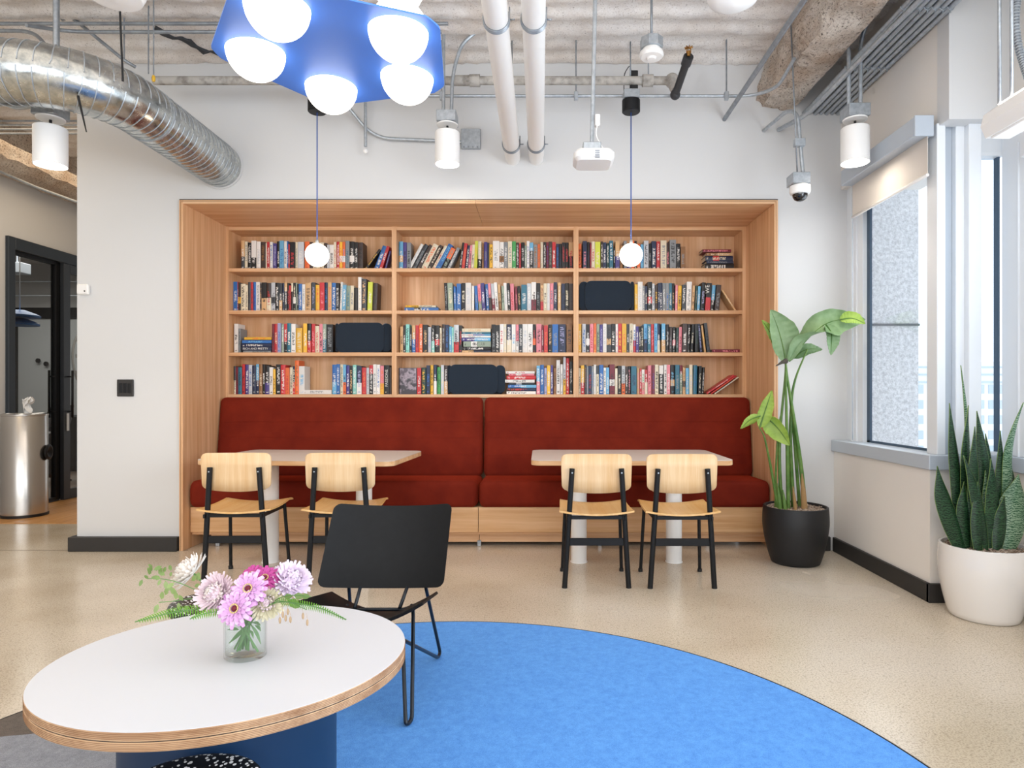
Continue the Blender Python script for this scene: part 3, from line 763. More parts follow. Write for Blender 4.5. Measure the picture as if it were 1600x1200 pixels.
ROWS = {
('L', 0): [(356, "256 320 125 f1dw;326 378 140 cg;380 450 160 kw;455 545 125 w1kw;550 632 140 wi;636 722 150 xh;724 752 170 cw;754 805 150 rw;808 865 150 wb;868 938 175 uv;940 995 135 kw;998 1078 125 sb;1082 1135 135 wn;1136 1158 130 bw;1158 1188 190 rw;1192 1292 150 kr;1296 1340 150 cg;1344 1460 145 iw;1478 1570 140 or"),
           (486, "-30 35 150 xk;38 138 155 cg;142 245 155 ch;250 300 170 xg;305 352 200 ib;355 435 200 wk;440 485 150 cr;490 545 140 rw;550 605 150 y3wo;606 655 150 o3wv;660 738 125 gt;742 832 140 k3ww;835 900 150 kw;905 1000 160 xk;1008 1060 290 ky 290;1200 1290 225 bw 175;1300 1360 230 rw 155;1405 1440 320 ug 100")],
('L', 1): [(356, "90 170 125 bw;172 198 125 rw;200 245 140 x3yn;248 335 165 c3ck;340 385 190 ck;388 440 135 dk;442 485 135 rd;487 540 130 bu;542 615 130 wg;617 650 160 xf;652 745 140 k1fk;748 830 150 x1cr;832 910 140 i3dk;914 985 145 kw;987 1045 150 d1fw;1047 1085 150 nw;1090 1140 140 d2fw;1145 1180 150 kr;1180 1215 200 rk;1218 1255 150 x2ck;1258 1305 145 k3wc;1306 1330 145 ak;1332 1362 170 kw;1364 1425 165 bw;1428 1485 175 wg;1490 1598 145 fx"),
           (486, "12 85 140 dv;90 162 185 yo;165 258 140 rp;262 322 140 nb;325 395 140 fo;398 475 145 bw;480 545 150 kw;548 588 130 wg 20;592 665 190 sw 15;670 745 200 at 10;748 815 200 cg 10;820 890 240 kk;905 968 35 wc;970 1065 70 df;1080 1170 130 lw 15;1180 1260 150 xk 20")],
('L', 2): [(356, "125 200 110 wk;205 235 200 gk;850 895 110 mk;897 955 110 rc;958 1020 100 vb;1025 1075 115 aw;1080 1140 110 r1kw;1143 1215 100 tw;1218 1300 110 wk;1310 1430 190 yc;1450 1525 105 yw;1530 1600 105 k1rw"),
           (486, "10 78 110 rp;82 155 150 cr;158 220 110 pk;215 290 110 a1tw;294 420 120 kg")],
('L', 3): [(356, "110 148 150 d1ck;150 198 165 mx;200 270 170 tn;280 330 110 rk;335 400 120 uw;404 468 125 ib;470 540 140 ng;545 600 110 s1nw;602 665 110 hc;668 715 115 kw;717 800 140 k1uw;802 868 170 wk;870 915 205 yk;925 1015 115 kw;1018 1105 125 rw;1108 1180 180 or;1185 1245 170 cx;1247 1288 150 n1rc;1290 1366 40 oh;1372 1480 150 ws"),
           (486, "405 486 120 b1sw;488 552 110 bw;555 615 115 cd;617 672 120 s1ok;676 738 140 uw;740 800 140 kf;802 872 125 zw;876 970 145 n1wv;978 1060 175 ro;1065 1118 180 ig;1120 1190 130 k2rw;1195 1255 115 wg;1258 1325 120 wb;1330 1398 140 p1yo;1402 1505 130 kc;1510 1540 170 xk")],
('M', 0): [(618, "65 135 130 s3fw;140 200 145 uk;205 275 150 gk;200 262 175 wi 245;275 350 180 dg 240;360 425 190 xw 240;435 545 180 co 235;555 622 200 xc 230;632 690 205 cr 240;695 790 180 bs 245;800 890 250 o1ka 190;905 965 240 gw 190;1130 1170 150 kw 60;1175 1230 160 ro 55;1240 1288 200 nw 45;1295 1338 195 pk 35;1345 1395 185 cx 25;1400 1455 120 ly 20;1475 1535 125 c1kw;1545 1575 160 hk"),
           (758, "-18 40 140 ug;42 72 150 nk;75 135 180 yk;140 255 120 wg;258 335 140 w3hk;338 405 140 gw;408 480 125 cg;483 550 125 ew;553 605 150 xw;608 640 165 rk;642 705 145 kw;707 740 200 aw;743 795 120 wv;797 860 150 k2sw;862 935 185 gh;938 985 180 oh;990 1035 140 cw;1040 1090 140 kw;1092 1135 140 mu;1138 1195 130 xa;1198 1262 140 rw;1270 1320 170 nb;1322 1370 170 kn;1372 1430 150 kr;1432 1490 150 kr;1495 1570 140 f1kr")],
('M', 1): [(618, "885 938 135 kg -20;945 1035 135 ac -20;1045 1085 200 bw -10;1090 1170 150 bw;1175 1250 140 kc;1252 1350 135 wi;1358 1405 190 wc;1430 1480 190 bg -20;1490 1545 160 p1ar -30;1550 1612 140 uw -30"),
           (758, "25 75 160 bw -25;80 125 140 p1xk -30;130 185 150 i1mw -30;190 245 130 wk -35;250 298 160 f1hk -30;302 345 190 ak -10;350 405 135 wi -25;408 455 140 kw -20;460 525 150 pr -15;545 585 200 mp -15;590 640 195 kf -15;645 745 170 tw;748 825 145 iw;828 910 125 w1mx;912 985 140 kg;990 1040 180 f1rm;1045 1105 145 cx;1107 1155 145 wi;1160 1220 145 pt;1225 1285 125 nw;1300 1355 130 fc;1365 1425 150 nk;1428 1500 140 kc;1502 1570 150 xk")],
('M', 2): [(618, "75 135 150 fk;140 180 130 kw;182 248 110 zk;255 290 170 kw;295 355 130 f1bw;360 415 130 rm;420 480 105 ow;490 575 120 kf;580 635 160 iv;645 695 125 k1zw;700 780 130 k3rw;790 825 170 ch;828 882 110 xg;888 950 120 nb;958 1005 150 sw;1008 1040 165 zw;1042 1130 120 i1rk;1135 1188 130 kr"),
           (758, "112 185 115 kg;187 258 125 kw;262 330 105 wr;333 380 105 ci;385 472 110 n1cw;475 545 110 ws;550 600 115 p1wk;605 665 110 dw;668 758 105 wi;760 850 105 wk;852 905 110 k3or;915 1008 105 pk;1012 1045 120 mw;1052 1120 130 ro;1130 1195 115 kf;1200 1305 110 bg;1310 1440 110 nv;1455 1555 100 hk")],
('M', 3): [(618, "62 378 215 gw;385 458 215 rw;465 540 210 qy;550 615 170 nb;625 675 165 yk;685 735 160 n1ww;745 805 200 eq;812 865 165 ic;867 930 170 x1fw"),
           (758, "920 980 175 s1pw;985 1050 160 bw;1058 1102 215 vk;1105 1165 170 yw;1170 1215 165 uw;1225 1270 220 hk;1275 1338 75 wk;1345 1390 150 wg;1398 1442 20 i1yk;1448 1502 40 rw;1510 1560 100 kw")],
('R', 0): [(900, "48 103 180 ok;130 210 130 np;215 262 150 kn;268 300 160 mr;300 365 140 cr;370 470 145 lc;478 520 140 xw;522 585 155 nw;590 640 170 qw;645 715 125 tw;722 755 270 kw;758 838 130 f1uw;845 900 210 hk;920 975 130 gb;980 1060 190 uv;1070 1120 120 or;1125 1170 130 kc;1175 1235 180 ow;1242 1300 195 sb;1305 1395 125 ik;1398 1450 180 kg;1455 1540 135 nw;1550 1615 140 rw"),
           (1030, "25 140 120 cg;145 195 160 xp;205 325 105 gk;330 410 180 kw;415 500 240 hg")],
('R', 1): [(900, "1130 1188 175 yc;1190 1282 125 wi;1285 1325 200 gw;1330 1370 210 nc;1378 1465 130 k3rw;1467 1512 160 ik;1520 1575 190 xy;1578 1615 150 nw"),
           (1030, "10 62 145 nw;65 125 150 gw;130 190 150 gb;192 245 150 tw;250 298 155 kf;305 350 185 pw 10;355 420 200 yk 15;435 510 180 dw 10;515 610 125 wg 20;618 665 200 fk 25;680 720 200 qg 25;725 775 210 sw 25;790 865 140 kv 35;880 975 150 k1rw 40;985 1050 190 s1kw 40;1060 1150 185 xg 45;1460 1500 285 fc -260")],
('R', 2): [(900, "50 103 110 yc;118 190 110 ib;195 262 120 k3ww;268 335 110 pr;340 390 100 oy;395 455 110 ak;460 515 125 uv;518 590 105 wi;595 675 120 d3fk;680 755 110 kw;762 808 115 wp;812 880 105 ry;885 970 105 yo;975 1025 115 dw;1030 1100 105 ck;1103 1150 120 w1rb;1153 1205 160 uw;1208 1250 160 kw;1252 1300 150 kc;1305 1375 110 s1nb;1378 1440 115 tw;1445 1500 115 rp;1505 1565 105 sb;1568 1615 105 n1cw"),
           (1030, "48 120 105 s1fw;130 185 120 kw 5;190 240 170 xg 10;255 310 170 k3pw 10;320 368 180 qg 10;375 430 170 pm 10;440 530 105 xw 15;540 590 110 kw 20;600 650 115 kc 30;690 770 110 kq;785 830 110 nv -45;870 908 140 fy -65;925 985 95 dk -65")],
('R', 3): [(900, "48 90 185 ck;95 160 135 y1rw;165 205 125 dh;207 240 150 gv;242 300 145 nr;302 335 150 gb;340 390 120 wi;395 440 140 c2dk;448 528 125 bw;532 578 180 wn;580 640 175 sw;648 745 115 m3wk;752 800 190 cw;808 870 140 kc;880 945 140 i1ok;950 1000 155 xw;1005 1055 150 kp;1060 1165 150 tn;1175 1222 185 fp;1225 1262 195 rw;1265 1322 215 w1pe;1325 1375 220 r1cw;1385 1450 135 pm;1460 1515 130 mu;1520 1590 120 ck"),
           (1030, "3 80 135 k2ww;95 150 120 wk;152 210 125 pw;220 295 125 k3fs;310 390 125 tg;400 450 130 a2mw;455 505 180 f3kh;515 575 185 si;580 640 120 ci;655 725 130 tb 10;750 805 145 kc 15;815 855 170 kw 25;870 925 325 rw 545;960 1010 335 ro 500;1040 1075 360 cs 470")],
}
Y0 = {0: 366, 1: 430, 2: 497, 3: 560}
# stacks: (bay,row): list of (x0,x1,ytop,ybot,spec) in photo pixels, plus place words
def cv(x, s, off): return off+x/s
STK = {
('L', 2): ('in the flat stack of the left bay', 3, [(381.5, 424, 526.8, 531, 'yo'), (378, 424, 531.6, 536.3, 'bs'), (377, 424, 536.6, 542.4, 'nw'), (377.5, 424, 542.6, 547.6, 'nc'), (380, 423, 547.8, 550.3, 'gd')]),
('L', 3): ('', 0, [(473, 518, 609.3, 615.8, 'wg')]),
('M', 1): ('in the low stack of the middle bay', 1, [(633.5, 681, 477, 480.3, 'c1yk'), (632, 685, 480.6, 485, 'b3kw')]),
('M', 2): ('in the stack at the middle bay centre', 2, [(722, 766.5, 513.3, 518.8, 'cf'), (722, 766.5, 519.2, 521.8, 'tw'), (721, 766.5, 522, 524.6, 's1wp'), (721.5, 767, 524.8, 527.4, 'wg'), (721.5, 766.5, 527.6, 533, 's1uw'), (724, 767, 533.3, 541.8, 'a3wk'), (722, 767, 542.1, 547.4, 'kw'), (722, 767, 547.6, 550.2, 'n1fk')]),
('M', 3): ('in the stack beside the navy basket', 3, [(790.4, 835.4, 580, 584, 'wr'), (794.8, 835, 584.3, 586.9, 'p3wr'), (791.7, 837.2, 587.2, 593, 'rw'), (789, 835.4, 593.3, 597.8, 'wk'), (795.2, 835, 598, 601.1, 'd3ik'), (793.9, 838, 601.4, 605.9, 's1bw'), (792.1, 837.6, 606.1, 611.3, 'n1xr'), (791.7, 837.2, 611.5, 615.8, 'wk')]),
('R', 0): ('in the stack at the right end', 0, [(1097.8, 1142.5, 389.6, 394, 'mp'), (1103.5, 1144.1, 395, 399.7, 'f1hc'), (1102.3, 1145.3, 400, 407.4, 'n3rc'), (1104, 1146.2, 407.6, 411.5, 'ng'), (1101.5, 1147, 411.8, 418.8, 'kw')]),
('R', 2): ('', 0, [(1112.5, 1156, 545.8, 550.3, 'mp')]),
}
for (bay, row), segs in ROWS.items():
    s_ = 12.308 if bay != 'M' else 11.43
    y0 = Y0[row]-(4 if (bay == 'M' and row == 3) else 0)
    items = []
    for off, txt_ in segs:
        for it in txt_.split(';'):
            f = it.split(); items.append((off+float(f[0])/s_, off+float(f[1])/s_, y0+float(f[2])/s_, f[3], float(f[4])/s_ if len(f) > 4 else 0))
    zb = ztop[row]+.0005
    bx0, bx1 = {'L': bays[0], 'M': bays[1], 'R': bays[2]}[bay]
    items.sort(key=lambda a: a[0])
    prev = -99
    for k, (u0, u1, v, spec, lean) in enumerate(items):
        xa, xb = (u0-845)*YK/1000, (u1-845)*YK/1000
        hz = H-(v-615)*YK/1000-zb
        if hz < .02: hz = .2
        dx = lean*YK/1000
        ang = math.atan2(dx, hz)
        wd = xb-xa-.0006
        if lean:
            t = max(.008, wd*math.cos(ang)); L = hz/math.cos(ang) - abs(t*math.tan(ang))*.5
        else: t = wd; L = hz
        d = min(.135, max(.10, .155*L/.25))
        xa = max(xa, bx0+.001)
        if lean > 0: loc = (xb-t*math.cos(ang), YK, zb+t*math.sin(ang))
        else: loc = (xa, YK, zb)
        yj = R.uniform(-.004, .004)
        if bay == 'M' and row == 3 and k == 0: d = .02
        loc = (loc[0], loc[1]+yj, loc[2])
        pl = '%s from left, %s shelf, %s bay' % (ORD[k], ROWN[row], BAYN[bay])
        lab = desc(spec, t, abs(lean) > 3)+', '+pl
        o, *_ = mkbook(spec, t, L, d, loc, (0, ang, 0), lab, 'books on the %s shelf of the %s bay' % (ROWN[row], BAYN[bay]))
        if bay == 'L' and row == 3 and spec == 'kc':
            o['label'] = 'black book lettered PASSIONE, bottom shelf, right end of left bay'; PASS = o
        if bay == 'M' and row == 3 and k == 0: o['label'] = 'grey face-out book with a photo cover, bottom shelf, middle bay'; FACE = o
        if bay == 'R' and row == 1 and spec == 'k1rw': WE = o
for (bay, row), (words, _, lst) in STK.items():
    for k, (u0, u1, v0, v1, spec) in enumerate(lst):
        y = YK-.005+R.uniform(-.004, .004)
        xa, xb = (u0-845)*y/1000, (u1-845)*y/1000; za, zb_ = H-(v0-615)*y/1000, H-(v1-615)*y/1000
        if k == len(lst)-1: zb_ = ztop[row]+.0005
        t = za-zb_; L = xb-xa
        if len(lst) == 1: pl = 'lying flat on the %s shelf of the %s bay' % (ROWN[row], BAYN[bay])
        else: pl = ('topmost' if k == 0 else 'lowest' if k == len(lst)-1 else ORD[k]+' from top')+' '+words
        mkbook(spec, t-.0006, L, .14, (xa, y, za), (0, PI/2, 0), desc(spec, .03)+', '+pl, 'flat stacked books on the shelves')
# lettering that can be read
def lettering(txt, parent, size, loc, rot, m, al='LEFT'):
    cu = bpy.data.curves.new('lettering', 'FONT'); cu.body = txt; cu.size = size; cu.extrude = .0004; cu.align_x = al; cu.align_y = 'CENTER'
    o = bpy.data.objects.new('lettering', cu); COL.objects.link(o); cu.materials.append(m)
    o.location = loc; o.rotation_euler = rot
    bpy.context.view_layer.update()
    me = bpy.data.meshes.new_from_object(o.evaluated_get(bpy.context.evaluated_depsgraph_get()))
    n_ = bpy.data.objects.new('lettering', me); COL.objects.link(n_)
    n_.matrix_world = o.matrix_world.copy(); n_.location = loc; n_.rotation_euler = rot
    bpy.data.objects.remove(o)
    if parent: n_.parent = parent; n_.matrix_parent_inverse = wm(parent).inverted()
    return n_
wl = mat('white_print', 'efefea', .5)
for o, tx, z0, sz in ((PASS, 'PASSIONE', .26, .034), (WE, 'WE', .62, .05)):
    o['text'] = [2.0, 2.0, 20.0]
    lettering(tx, o, sz, (o.location.x+o.scale.x*.5, o.location.y-.003, o.location.z+o.scale.z*z0), (PI/2, -PI/2, 0), wl)
for o in list(COL.objects):
    if o.name.startswith('book') and o.get('label') == 'navy book with cream lettering, fourth from top in the flat stack of the left bay':
        o['text'] = [2., 2., 20.]
        lettering('RICH AND PRETTY', o, .026, (o.location.x+.012, o.location.y-.003, o.location.z-o.scale.x*.5), (PI/2, 0, 0), wl)
# face-out cover picture: pale blurred forms on charcoal
o = FACE; o['text'] = [2., 2., 20.]; o['c1'] = [.05, .045, .06]
q = NT('cover_photo_print'); nzz = q.noise(14, 3, .55)
q.l(q.ramp(nzz, [(.42, hx('35303a')), (.52, hx('a79aa6')), (.62, hx('574c58'))]), q.p.inputs['Base Color']); q.p.inputs['Roughness'].default_value = .35
b = B(); b.box(o.location.x+.008, o.location.x+o.scale.x-.003, o.location.y-.0025, o.location.y-.0012, o.location.z+.004, o.location.z+o.scale.z-.004)
b.build('cover_picture', q.m, o)

# past about 300 in view, the thinnest volumes are joined into one object
bks = [o for o in COL.objects if o.name.startswith('book') and o.type == 'MESH' and 'c1' in o.keys()]
keep = {PASS.name, WE.name, FACE.name}
bks.sort(key=lambda o: (0 if (o.name in keep or o.children) else 1, -o.scale.x*o.scale.z))
rest = bks[300:]
gv, gf, gm, A_ = [], [], [], {k: [] for k in ('c1', 'c2', 'c3', 'band', 'text', 'loc')}
for o in rest:
    m_ = wm(o); off = len(gv)
    for v_ in o.data.vertices:
        gv.append(tuple(m_ @ v_.co)); A_['loc'] += list(v_.co)
        for k in ('c1', 'c2', 'c3', 'band', 'text'): A_[k] += list(o[k])
    for f in o.data.polygons: gf.append(tuple(off+i for i in f.vertices)); gm.append(f.material_index)
me = bpy.data.meshes.new('thin_books'); me.from_pydata(gv, [], gf)
me.materials.append(BKG); me.materials.append(PG); me.polygons.foreach_set('material_index', gm)
for k, vals in A_.items(): me.attributes.new(k, 'FLOAT_VECTOR', 'POINT').data.foreach_set('vector', vals)
tb = bpy.data.objects.new('thin_books', me); COL.objects.link(tb)
tb['kind'] = 'stuff'; tb['label'] = 'slim volumes wedged among the other books along all the shelves'; tb['category'] = 'books'
for o in rest: bpy.data.objects.remove(o, do_unlink=True)

# felt baskets on the shelves
def basket(u0, u1, v0, v1, zb, side, label):
    y = 5.60; x0, x1 = (u0-845)*y/1000, (u1-845)*y/1000; h = H-(v0-615)*y/1000-zb
    t = thing('felt_basket', label, 'basket', ((x0+x1)/2, y+.08, zb), 'navy felt baskets on the shelves')
    b = B(); pl = rrect(x0+.01, x1-(.055 if side > 0 else .01) if side > 0 else x1-.03, zb, zb+h, .05, 6)
    if side < 0: pl = rrect(x0+.050, x1-.022, zb, zb+h, .06, 8)
    elif side > 0: pl = rrect(x0+.012, x1-.062, zb, zb+h, .06, 8)
    b.prism(pl, y, y+.012, 'y', .003); b.build('front_panel', M['felt'], t)
    for sx, xx, ww in ((-1, x0, .07), (1, x1, .10)):
        # folded side flap with rounded top
        big = (sx == side); wd = .085 if big else .03
        xa, xb = (xx, xx+wd) if sx < 0 else (xx-wd, xx)
        b = B(); pl = [p for p in rrect(xa, xb, zb+.01, zb+h-.006, min(.042, wd*.48), 8)]
        b.prism(pl, y+.014, y+.026, 'y', .003); o = b.build('side_flap', M['felt'], t)
        P = [(p[0], y+.0135, p[1]) for p in pl]
        k = [p for p in P if p[2] > zb+h*.62 and ((p[0] < (xa+xb)/2) == (sx > 0))]
        if len(k) > 2: b = B(); b.tube(k, .0018, 5); b.build('stitched_edge', M['feltedge'], o)
    b = B(); b.box(x0+.02, x1-.02, y+.03, y+.155, zb, zb+h*.72, .02); b.build('basket_body', M['felt'], t)
basket(523, 611, 504, 550, ztop[2]+.0005, 1, 'navy felt basket on the third shelf of the left bay')
basket(699, 789, 569.5, 616, ztop[3]+.0005, 1, 'navy felt basket on the bottom shelf of the middle bay')
basket(905, 991, 438.5, 485, ztop[1]+.0005, -1, 'navy felt basket on the second shelf of the right bay')

# ================================================================== CEILING SERVICES
def tubeobj(name, pts, r, m, label=None, cat=None, group=None, parent=None, n=10, fr=0, **k):
    b = B(); b.tube(fil(pts, fr) if fr else pts, r, n); return b.build(name, m, parent, label=label, cat=cat, group=group, **k)

# spiral duct
dz = 2.94; yd = 3.47; xd = -2.452; rb = .42; R0 = .165
path = [Vector((-5.3+i*.02, yd, dz)) for i in range(int((5.3+xd-rb)/.02))]
cxx, cyy = xd-rb, yd+rb
for i in range(28): a = -PI/2+PI/2*i/28; path.append(Vector((cxx+rb*math.cos(a), cyy+rb*math.sin(a), dz)))
y = cyy
while y < 4.91: path.append(Vector((xd, y, dz))); y += .02
# resample evenly and raise a seam every 80 mm
pts = [path[0]]; acc = 0
for i in range(1, len(path)):
    pts.append(path[i])
rs = []; s_ = 0
for i, p in enumerate(pts):
    if i: s_ += (p-pts[i-1]).length
    rs.append(s_)
b = B(); n_ = 40; N = len(pts); vs_ = []
for i, p in enumerate(pts):
    t = (pts[min(i+1, N-1)]-pts[max(i-1, 0)]).normalized(); u = Vector((t.y, -t.x, 0)); w_ = Vector((0, 0, 1))
    for k in range(n_):
        a = 2*PI*k/n_
        vs_.append(p+(u*math.cos(a)+w_*math.sin(a))*(R0+.0012*math.sin(rs[i]*9+k)*0))
fs = [(i*n_+k, i*n_+(k+1) % n_, (i+1)*n_+(k+1) % n_, (i+1)*n_+k) for i in range(N-1) for k in range(n_)]
b.add(vs_, fs, True)
dm = NT('spiral_duct_steel'); dn = dm.noise(14, 4, .7); dm.l(dm.ramp(dn, [(.3, hx('9aa0a3')), (.6, hx('c9ccca'))]), dm.p.inputs['Base Color'])
dm.p.inputs['Metallic'].default_value = 1; dm.l(dm.ramp(dn, [(.3, (.16, .16, .16, 1)), (.7, (.32, .32, .32, 1))]), dm.p.inputs['Roughness']); dm.bump(dm.noise(5, 2, .5), .25, .02)
duct = b.build('spiral_duct', dm.m, label='large shiny spiral air duct bending into the back wall, upper left', cat='duct')
b = B(); nxt = .03; pitch = .052; tot = rs[-1]
def along(s):
    for i in range(1, N):
        if rs[i] >= s:
            f = (s-rs[i-1])/(rs[i]-rs[i-1]); p = pts[i-1].lerp(pts[i], f)
            t = (pts[min(i+1, N-1)]-pts[max(i-2, 0)]).normalized(); return p, t
    return pts[-1], (pts[-1]-pts[-2]).normalized()
s_ = .3
while s_ < tot-.1:
    P = []
    for k in range(36):
        a = 2*PI*k/36; p, t = along(s_+pitch*(a/(2*PI))*.9)
        u = Vector((t.y, -t.x, 0)); P.append(p+(u*math.cos(a)+Vector((0, 0, 1))*math.sin(a))*(R0+.001))
    b.tube(P, .0032, 5, caps=False); s_ += pitch
b.build('spiral_seam', M['galv'], duct, kind='stuff')
b = B(); p, t = along(tot-.92)
b.tube([p-t*.006, p+t*.006], R0+.006, 40); b.build('joint_collar', M['galv'], duct)
b = B(); b.lathe([(R0, 0), (R0+.012, .001), (R0+.012, .006), (R0, .007)], 40, m=Matrix.Translation((xd, 4.893, dz)) @ Matrix.Rotation(PI/2, 4, 'X')); b.build('wall_collar', M['wall'], duct)

# two insulated white pipes
def pipe(x, z, r, label):
    t = thing('insulated_pipe', label, 'pipe', (x, 3, z), 'white insulated pipes')
    b = B(); b.tube([(x, 1.2, z), (x, 4.82, z)], r, 28); b.tube([(x, 4.8, z), (x, 4.905, z)], r*.94, 28); b.build('jacket', M['whitemat'], t)
    for yy in (3.08, 4.62):
        c = B(); P = [(x+(r+.004)*math.cos(a), yy, z+(r+.004)*math.sin(a)) for a in [2*PI*i/28 for i in range(28)]]
        for dy in (-.012, -.004, .004, .012): c.tube([(p[0], p[1]+dy, p[2]) for p in P], .0042, 5, closed=True)
        o = c.build('clamp', M['galvdark'], t)
        c = B(); c.tube([(x+r+.005, yy, z), (x+r+.03, yy, z)], .004, 6); c.tube([(x+r+.004, yy, z-.01), (x+r+.004, yy, z+.06)], .004, 6)
        c.build('clamp_bolt', M['galvdark'], o)
        c = B(); c.tube([(x, yy, z+r), (x, yy, CZ)], .004, 6); c.build('hanger_rod', M['galvdark'], t)
    return t
pipe(-.214, 3.0, .059, 'left one of the two white insulated pipes running into the back wall')
pipe(-.034, 3.0, .057, 'right one of the two white insulated pipes running into the back wall')

# old sprinkler main
z_ = px(0, 126, 4.6).z
b = B(); b.tube([(px(240, 0, 4.6).x, 4.6, z_), (px(1048, 0, 4.6).x, 4.6, z_)], .030, 12)
om = thing('sprinkler_main', 'old paint-sprayed horizontal pipe along the top of the back wall', 'pipe', (-.9, 4.6, z_))
b.build('pipe_run', M['oldpipe'], om)
for u in (742, 1012): b = B(); b.tube([(px(u-8, 0, 4.6).x, 4.6, z_), (px(u+8, 0, 4.6).x, 4.6, z_)], .043, 12); b.build('coupling', M['oldpipe'], om)
b = B(); b.tube([(px(707, 0, 4.6).x, 4.6, z_), (px(740, 0, 4.6).x, 4.6, z_)], .037, 12); b.build('coupling', M['oldpipe'], om)
b = B(); b.sphere((px(1050, 0, 4.6).x, 4.6, z_), .052, 14, 8); b.tube([(px(1050, 0, 4.6).x, 4.6, z_), (px(1056, 0, 4.6).x, 4.58, px(0, 142, 4.6).z)], .042, 10); b.build('elbow', M['oldpipe'], om)
for u, v0 in ((985, 57), (1013, 95), (800, 57)):
    b = B(); b.tube([(px(u, 0, 4.6).x, 4.6, z_), (px(u, 0, 4.6).x, 4.6, CZ)], .005, 6); b.build('hanger_rod', M['galvdark'], om)
# dark sprinkler branch with brass head
p0 = px(1055, 148, 4.55); p1 = px(1076, 88, 4.25)
t = thing('sprinkler_branch', 'short black iron sprinkler pipe with a brass head', 'sprinkler', tuple(p0))
b = B(); b.tube([p0, p1], .026, 12); b.build('pipe_run', M['blackpipe'], t)
b = B(); b.sphere(p0, .036, 14, 8); b.tube([p0+(p1-p0)*.8, p1], .034, 12); b.build('fitting', M['blackpipe'], t)
b = B(); b.tube([p1, p1+Vector((0, 0, .035))], .012, 8)
for k in range(8): a = 2*PI*k/8; b.tube([p1+Vector((0, 0, .055)), p1+Vector((.028*math.cos(a), .028*math.sin(a), .058))], .004, 5)
b.tube([p1+Vector((-.014, 0, .02)), p1+Vector((-.014, 0, .05)), p1+Vector((0, 0, .058)), p1+Vector((.014, 0, .05)), p1+Vector((.014, 0, .02))], .003, 5)
b.build('brass_head', M['brass'], t)

# conduits
zc = px(0, 150, 4.62).z
tubeobj('conduit', [(px(555, 0, 4.62).x, 4.62, zc), (px(1175, 0, 4.62).x, 4.62, zc), (px(1205, 0, 4.62).x, 4.5, zc), (px(1232, 0, 4.3).x, 4.2, zc+.05)], .0115, M['galv'],
        'thin steel conduit running level below the old pipe to the beam', 'conduit', fr=.12)
for u in (900, 1135, 523, 690):
    P = px(u, 150, 4.6)
    o = tubeobj('hanger_rod', [(P.x, 4.60, P.z-.02), (P.x, 4.60, CZ)], .0055, M['galvdark'], 'thin threaded rod %s' %
        {900: 'hanging between the white pipes and the access point', 1135: 'hanging beside the brass sprinkler head', 523: 'hanging behind the blue lamp', 690: 'hanging right of the blue lamp'}[u], 'hanger rod', 'ceiling hanger rods')
    b = B(); b.box(P.x-.014, P.x+.014, 4.585, 4.615, P.z-.03, P.z+.03, .003); b.build('clip', M['galv'], o)
# diagonal conduit to the wall
tubeobj('conduit', [(1.405, 4.9, 3.30), (1.405, 1.0, 3.30)], .0165, M['galvdark'], 'single steel conduit running forward from the wall left of the sprayed beam', 'conduit')
# conduits in the corner by the window wall
for k in range(7):
    x = 2.015+k*.043; 
    tubeobj('conduit', [(x, 4.9, 3.345+.004*(k % 2)), (x, 1.2, 3.345+.004*(k % 2))], .0165, M['galv'],
            '%s of the seven parallel steel conduits beside the window wall, counted from the left' % ORD[k], 'conduit', 'conduit rack beside the window wall')
rk = thing('conduit_rack', 'steel channel and strap rack carrying the seven conduits', 'support', (2.15, 3.7, 3.37), None)
for yy in (4.2, 3.55, 2.9):
    b = B(); b.box(2.075, 2.30, yy-.02, yy+.02, 3.365, 3.405, .003); b.build('channel', M['galvdark'], rk)
    for k in range(7):
        x = 2.015+k*.043; b = B(); P = [(x+.0195*math.cos(a), yy, 3.347+.0195*math.sin(a)) for a in [PI*i/8+PI for i in range(9)]]
        b.tube(P, .004, 5); b.tube([(x, yy, 3.328), (x, yy, 3.312)], .004, 5); b.build('strap', M['galv'], rk)
# bent conduits that enter the wall near the camera dome
tubeobj('conduit', [(1.82, 4.9, px(0, 203, 4.9).z), (1.86, 4.45, px(0, 178, 4.45).z), (2.0, 3.9, 3.29), (2.02, 3.2, 3.29), (2.02, 1.2, 3.29)], .016, M['galv'],
        'bent steel conduit entering the wall just right of the camera drop', 'conduit', fr=.15)
# camera dome
yc = 4.3; xc = px(1250, 0, yc).x
dc = thing('security_camera', 'white dome security camera hanging on a conduit near the corner', 'camera', (xc, yc, px(0, 310, yc).z))
b = B(); b.tube(fil([(px(1193, 0, 4.9).x, 4.9, px(0, 204, 4.9).z), (px(1230, 0, 4.42).x, 4.42, px(0, 173, 4.42).z), (px(1246, 0, yc).x, yc, px(0, 176, yc).z), (xc+.02, yc, px(0, 272, yc).z)], .10), .013, 10)
b.build('conduit_drop', M['galv'], dc)
b = B(); b.tube([(px(1233, 0, yc).x, yc-.02, CZ), (px(1244, 0, yc).x, yc-.02, px(0, 274, yc).z)], .005, 6); b.build('support_rod', M['galvdark'], dc)
b = B(); b.box(px(1240, 0, yc).x, px(1256, 0, yc).x, yc-.03, yc+.01, px(0, 230, yc).z, px(0, 218, yc).z, .002); b.build('strap', M['galv'], dc)
b = B(); b.box(px(1234, 0, yc).x, px(1261, 0, yc).x, yc-.06, yc+.06, px(0, 290, yc).z, px(0, 273, yc).z, .003); b.build('junction_box', M['galv'], dc)
zz = px(0, 290, yc).z
b = B(); b.lathe([(.058, 0), (.066, -.005), (.068, -.04), (.062, -.055), (.05, -.06)], 28, (xc, yc, zz)); b.build('housing', M['whitemat'], dc)
